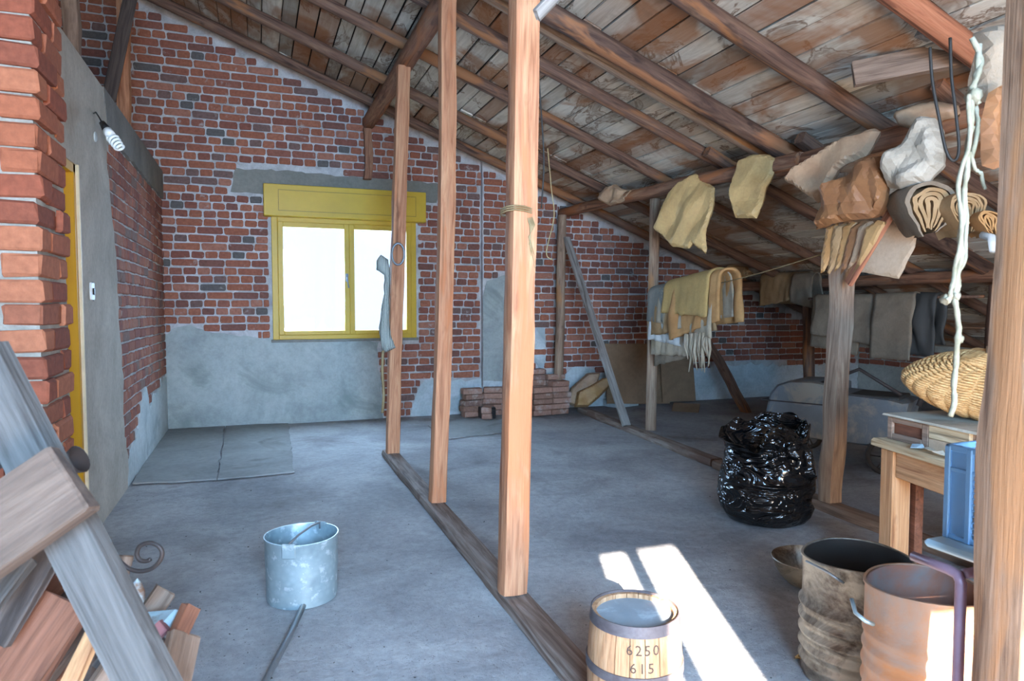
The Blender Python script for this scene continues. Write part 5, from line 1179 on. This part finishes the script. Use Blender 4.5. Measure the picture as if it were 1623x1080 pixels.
c_ = aX(150, 217, XL + .02); mb = MB(); mw = Matrix.Translation(c_) @ Matrix.Rotation(rad(90), 4, 'Y'); mb.lathe([(.03, 0), (.03, .006), (.022, .01), (.001, .01)], (0, 0, 0), 20); mb.v = [mw @ v for v in mb.v]; tag(mb.build('junction_cap', 'plaster_light', None, True, None, 40), 'small round cap on the partition below the bulb', 'cap')
# sawhorse
DJ = 1.12
tj = thing('sawhorse', aD(150, 1000, 1.2) * V((1, 1, 0)) if False else V((-.62, 1.1, 0)), 'weathered timber trestle leaning in the left foreground corner', 'trestle')
a0 = aD(-30, 560, 1.22); a1 = aD(236, 1085, 1.16); dd = (a1 - a0); a1 = a0 + dd * (a0.z / -dd.z * .995)
plank('leg', a0, a1, .088, .035, 'board_stripe', V((-.55, -1, .25)), parent=tj, seg=1)
a2 = aD(-70, 590, 1.30); 
b0 = aD(118, 758, 1.10); b1 = aD(-60, 880, 1.06); dd = (b1 - b0).normalized(); plank('crosspiece', b0 + dd * .0, b0 + dd * .62,     .125, .04, 'board_cross', V((-.35, -1, .3)), parent=tj)
a0 = b0 + dd * .5 + V((.02, .12, .2)); plank('leg', a0, V((a0.x + .02, a0.y + .25, 0.02)), .088, .035, 'board_stripe', V((.1, -1, .25)), parent=tj)
# scrap heap
SCR = 'scrap wood heap in the left foreground'
def scrap(p, q, dp, dq, w_, mat, label, upv=V((-.4, -1, .5)), th=.022, name='scrap_board'):
    return plank(name, aD(*p, dp), aD(*q, dq), w_, th, mat, upv, label)
scrap((-30, 745), (64, 700), 1.25, 1.25, .02, 'iron', 'thin dark rod above the trestle crosspiece', name='metal_rod')
scrap((-20, 1010), (75, 850), 1.30, 1.36, .10, 'board_dark', 'wide dark board behind the trestle leg, upper left of the heap')
scrap((-25, 960), (40, 880), 1.20, 1.25, .05, 'board_stripe', 'pale grey strip slanting at the left edge of the heap')
scrap((-10, 1120), (105, 950), 1.30, 1.40, .12, 'bench_dark', 'rusty brown wide board low in the heap')
scrap((20, 1110), (140, 960), 1.42, 1.55, .09, 'board_dark', 'dark board under the rusty brown one')
scrap((95, 1120), (150, 1000), 1.28, 1.36, .03, 'bench', 'orange lath between trestle leg and dark boards')
scrap((150, 1100), (262, 935), 1.5, 1.62, .05, 'board_brown', 'narrow brown board at the right side of the heap', V((.8, -.5, .6)))
scrap((230, 1120), (304, 960), 1.42, 1.52, .035, 'bench_dark', 'pointed dark board at the far right of the heap', V((.8, -.5, .6)))
scrap((265, 1130), (292, 1005), 1.40, 1.50, .075, 'board_brown', 'short wide brown board at the heap right edge', V((.7, -.6, .4)))
scrap((165, 1000), (192, 880), 1.66, 1.72, .055, 'board_brown', 'curved brown stick end rising behind the trestle leg', V((.3, -1, .2)))
scrap((150, 965), (228, 980), 1.66, 1.60, .09, 'paleblue', 'pale blue flaking board lying across the heap', V((.0, -.4, 1)))
scrap((200, 990), (272, 985), 1.56, 1.52, .05, 'paleblue', 'second pale blue flaking board at the top of the heap', V((.2, -.6, 1)))
scrap((222, 1030), (262, 990), 1.48, 1.50, .03, 'pink', 'small dusty red painted strip in the heap', V((.3, -.8, .8)))
scrap((180, 1080), (245, 1000), 1.55, 1.60, .12, 'board_dark', 'broad dark board inside the heap below the pale blue ones', V((.2, -.8, .9)))
scrap((60, 1000), (170, 900), 1.62, 1.70, .12, 'board_dark', 'deep dark board behind the trestle leg under the iron scroll', V((.2, -.8, .9)))
scrap((0, 1060), (150, 1060), 1.72, 1.7, .4, 'board_dark', 'wide dark panel at the bottom of the heap', V((0, -.9, .5)))
mats_ = ['board_dark', 'bench_dark', 'board_cross', 'board_stripe']; nm_ = ['thin dark strip', 'rusty lath', 'brown lath', 'grey lath']; wh_ = ['lowest at the left edge', 'crossing behind the trestle leg', 'beneath the iron scroll', 'beside the pale blue boards', 'under the trestle crosspiece', 'deep in the middle', 'near the right edge', 'leaning on the pier base']
for i in range(8):
    u = (10, 60, 140, 205, 45, 110, 235, 95)[i]; v = (1000, 940, 920, 1010, 900, 1010, 1060, 850)[i]; dd_ = 1.45 + .06 * (i % 4)
    scrap((u - 45, v + 70), (u + 45, v - 45 + 20 * (i % 3)), dd_, dd_ + .08, .028 + .012 * (i % 3), mats_[i % 4], nm_[i % 4] + ' in the scrap heap, ' + wh_[i], V((-.3 + .2 * (i % 4), -1, .6)), .012)
c_ = aD(212, 985, 1.58); mb = MB(); mb.lathe([(.001, 0), (.014, .0), (.012, .012), (.009, .022), (.015, .03), (.02, .05), (.018, .07), (.009, .09), (.001, .1)], (0, 0, 0), 16); mw = Matrix.Translation(c_) @ Matrix.Rotation(.1, 4, 'Y') @ Matrix.Scale(1.0, 4); mb.v = [mw @ v for v in mb.v]
tag(mb.build('turned_finial', 'paleblue', None, True, None, 50), 'small turned pale finial standing on the scrap heap', 'finial')
mb = MB(); mb.tube([aD(100, 740, 1.5), aD(126, 728, 1.5)], [.018, .032], 16, cap=False); mb.f.append(tuple(range(16))); o = tag(mb.build('pipe_end', 'iron', None, True), 'dark flared pipe end poking up behind the trestle crosspiece', 'pipe'); md = o.modifiers.new('thickness', 'SOLIDIFY'); md.thickness = .003
sp = [(136, 800), (146, 818), (158, 842), (172, 866), (190, 890), (205, 902), (222, 906), (240, 902), (253, 890), (257, 876), (250, 865), (236, 861), (222, 866), (217, 878), (222, 888), (232, 890), (240, 886)]
t = thing('iron_scroll', aD(160, 900, 1.62), 'wrought-iron scroll curling out over the floor from the heap', 'ironwork')
mb = MB(); P = [aD(u, v, 1.62) for u, v in sp]; out = []
for i in range(len(P) - 1):
    p0, p1, p2, p3 = P[max(i - 1, 0)], P[i], P[i + 1], P[min(i + 2, len(P) - 1)]
    for k in range(4): tq = k / 4; out.append(.5 * ((2 * p1) + (p2 - p0) * tq + (2 * p0 - 5 * p1 + 4 * p2 - p3) * tq * tq + (3 * p1 - p0 - 3 * p2 + p3) * tq ** 3))
mb.tube(out, .0052, 8); mb.build('scroll_bar', 'iron', t, True)
mb = MB(); mb.tube([aD(u, v, 1.63) for u, v in ((140, 845), (150, 848), (158, 856), (156, 866), (148, 872))], .0045, 7); mb.build('small_curl', 'iron', t, True)
# loose dirt on the floor
mb = MB()
for i in range(420):
    u = R.uniform(180, 1300); v = 690 + 390 * R.random() ** .7; p = aZ(u, v)
    if p.x < XL + .1 or .88 < p.x < 1.2 or p.x > 3.2 or p.y > 7.6: continue
    s_ = R.uniform(.002, .007); P = [p + V((R.uniform(-s_, s_), R.uniform(-s_, s_), R.uniform(0, s_))) for _ in range(4)]; mb.add(P, [(0, 1, 2), (0, 2, 3), (0, 3, 1), (1, 3, 2)])
stuff(tag(mb.build('floor_grit', 'wire'), 'dark grit and crumbs scattered over the concrete floor', 'dirt'))
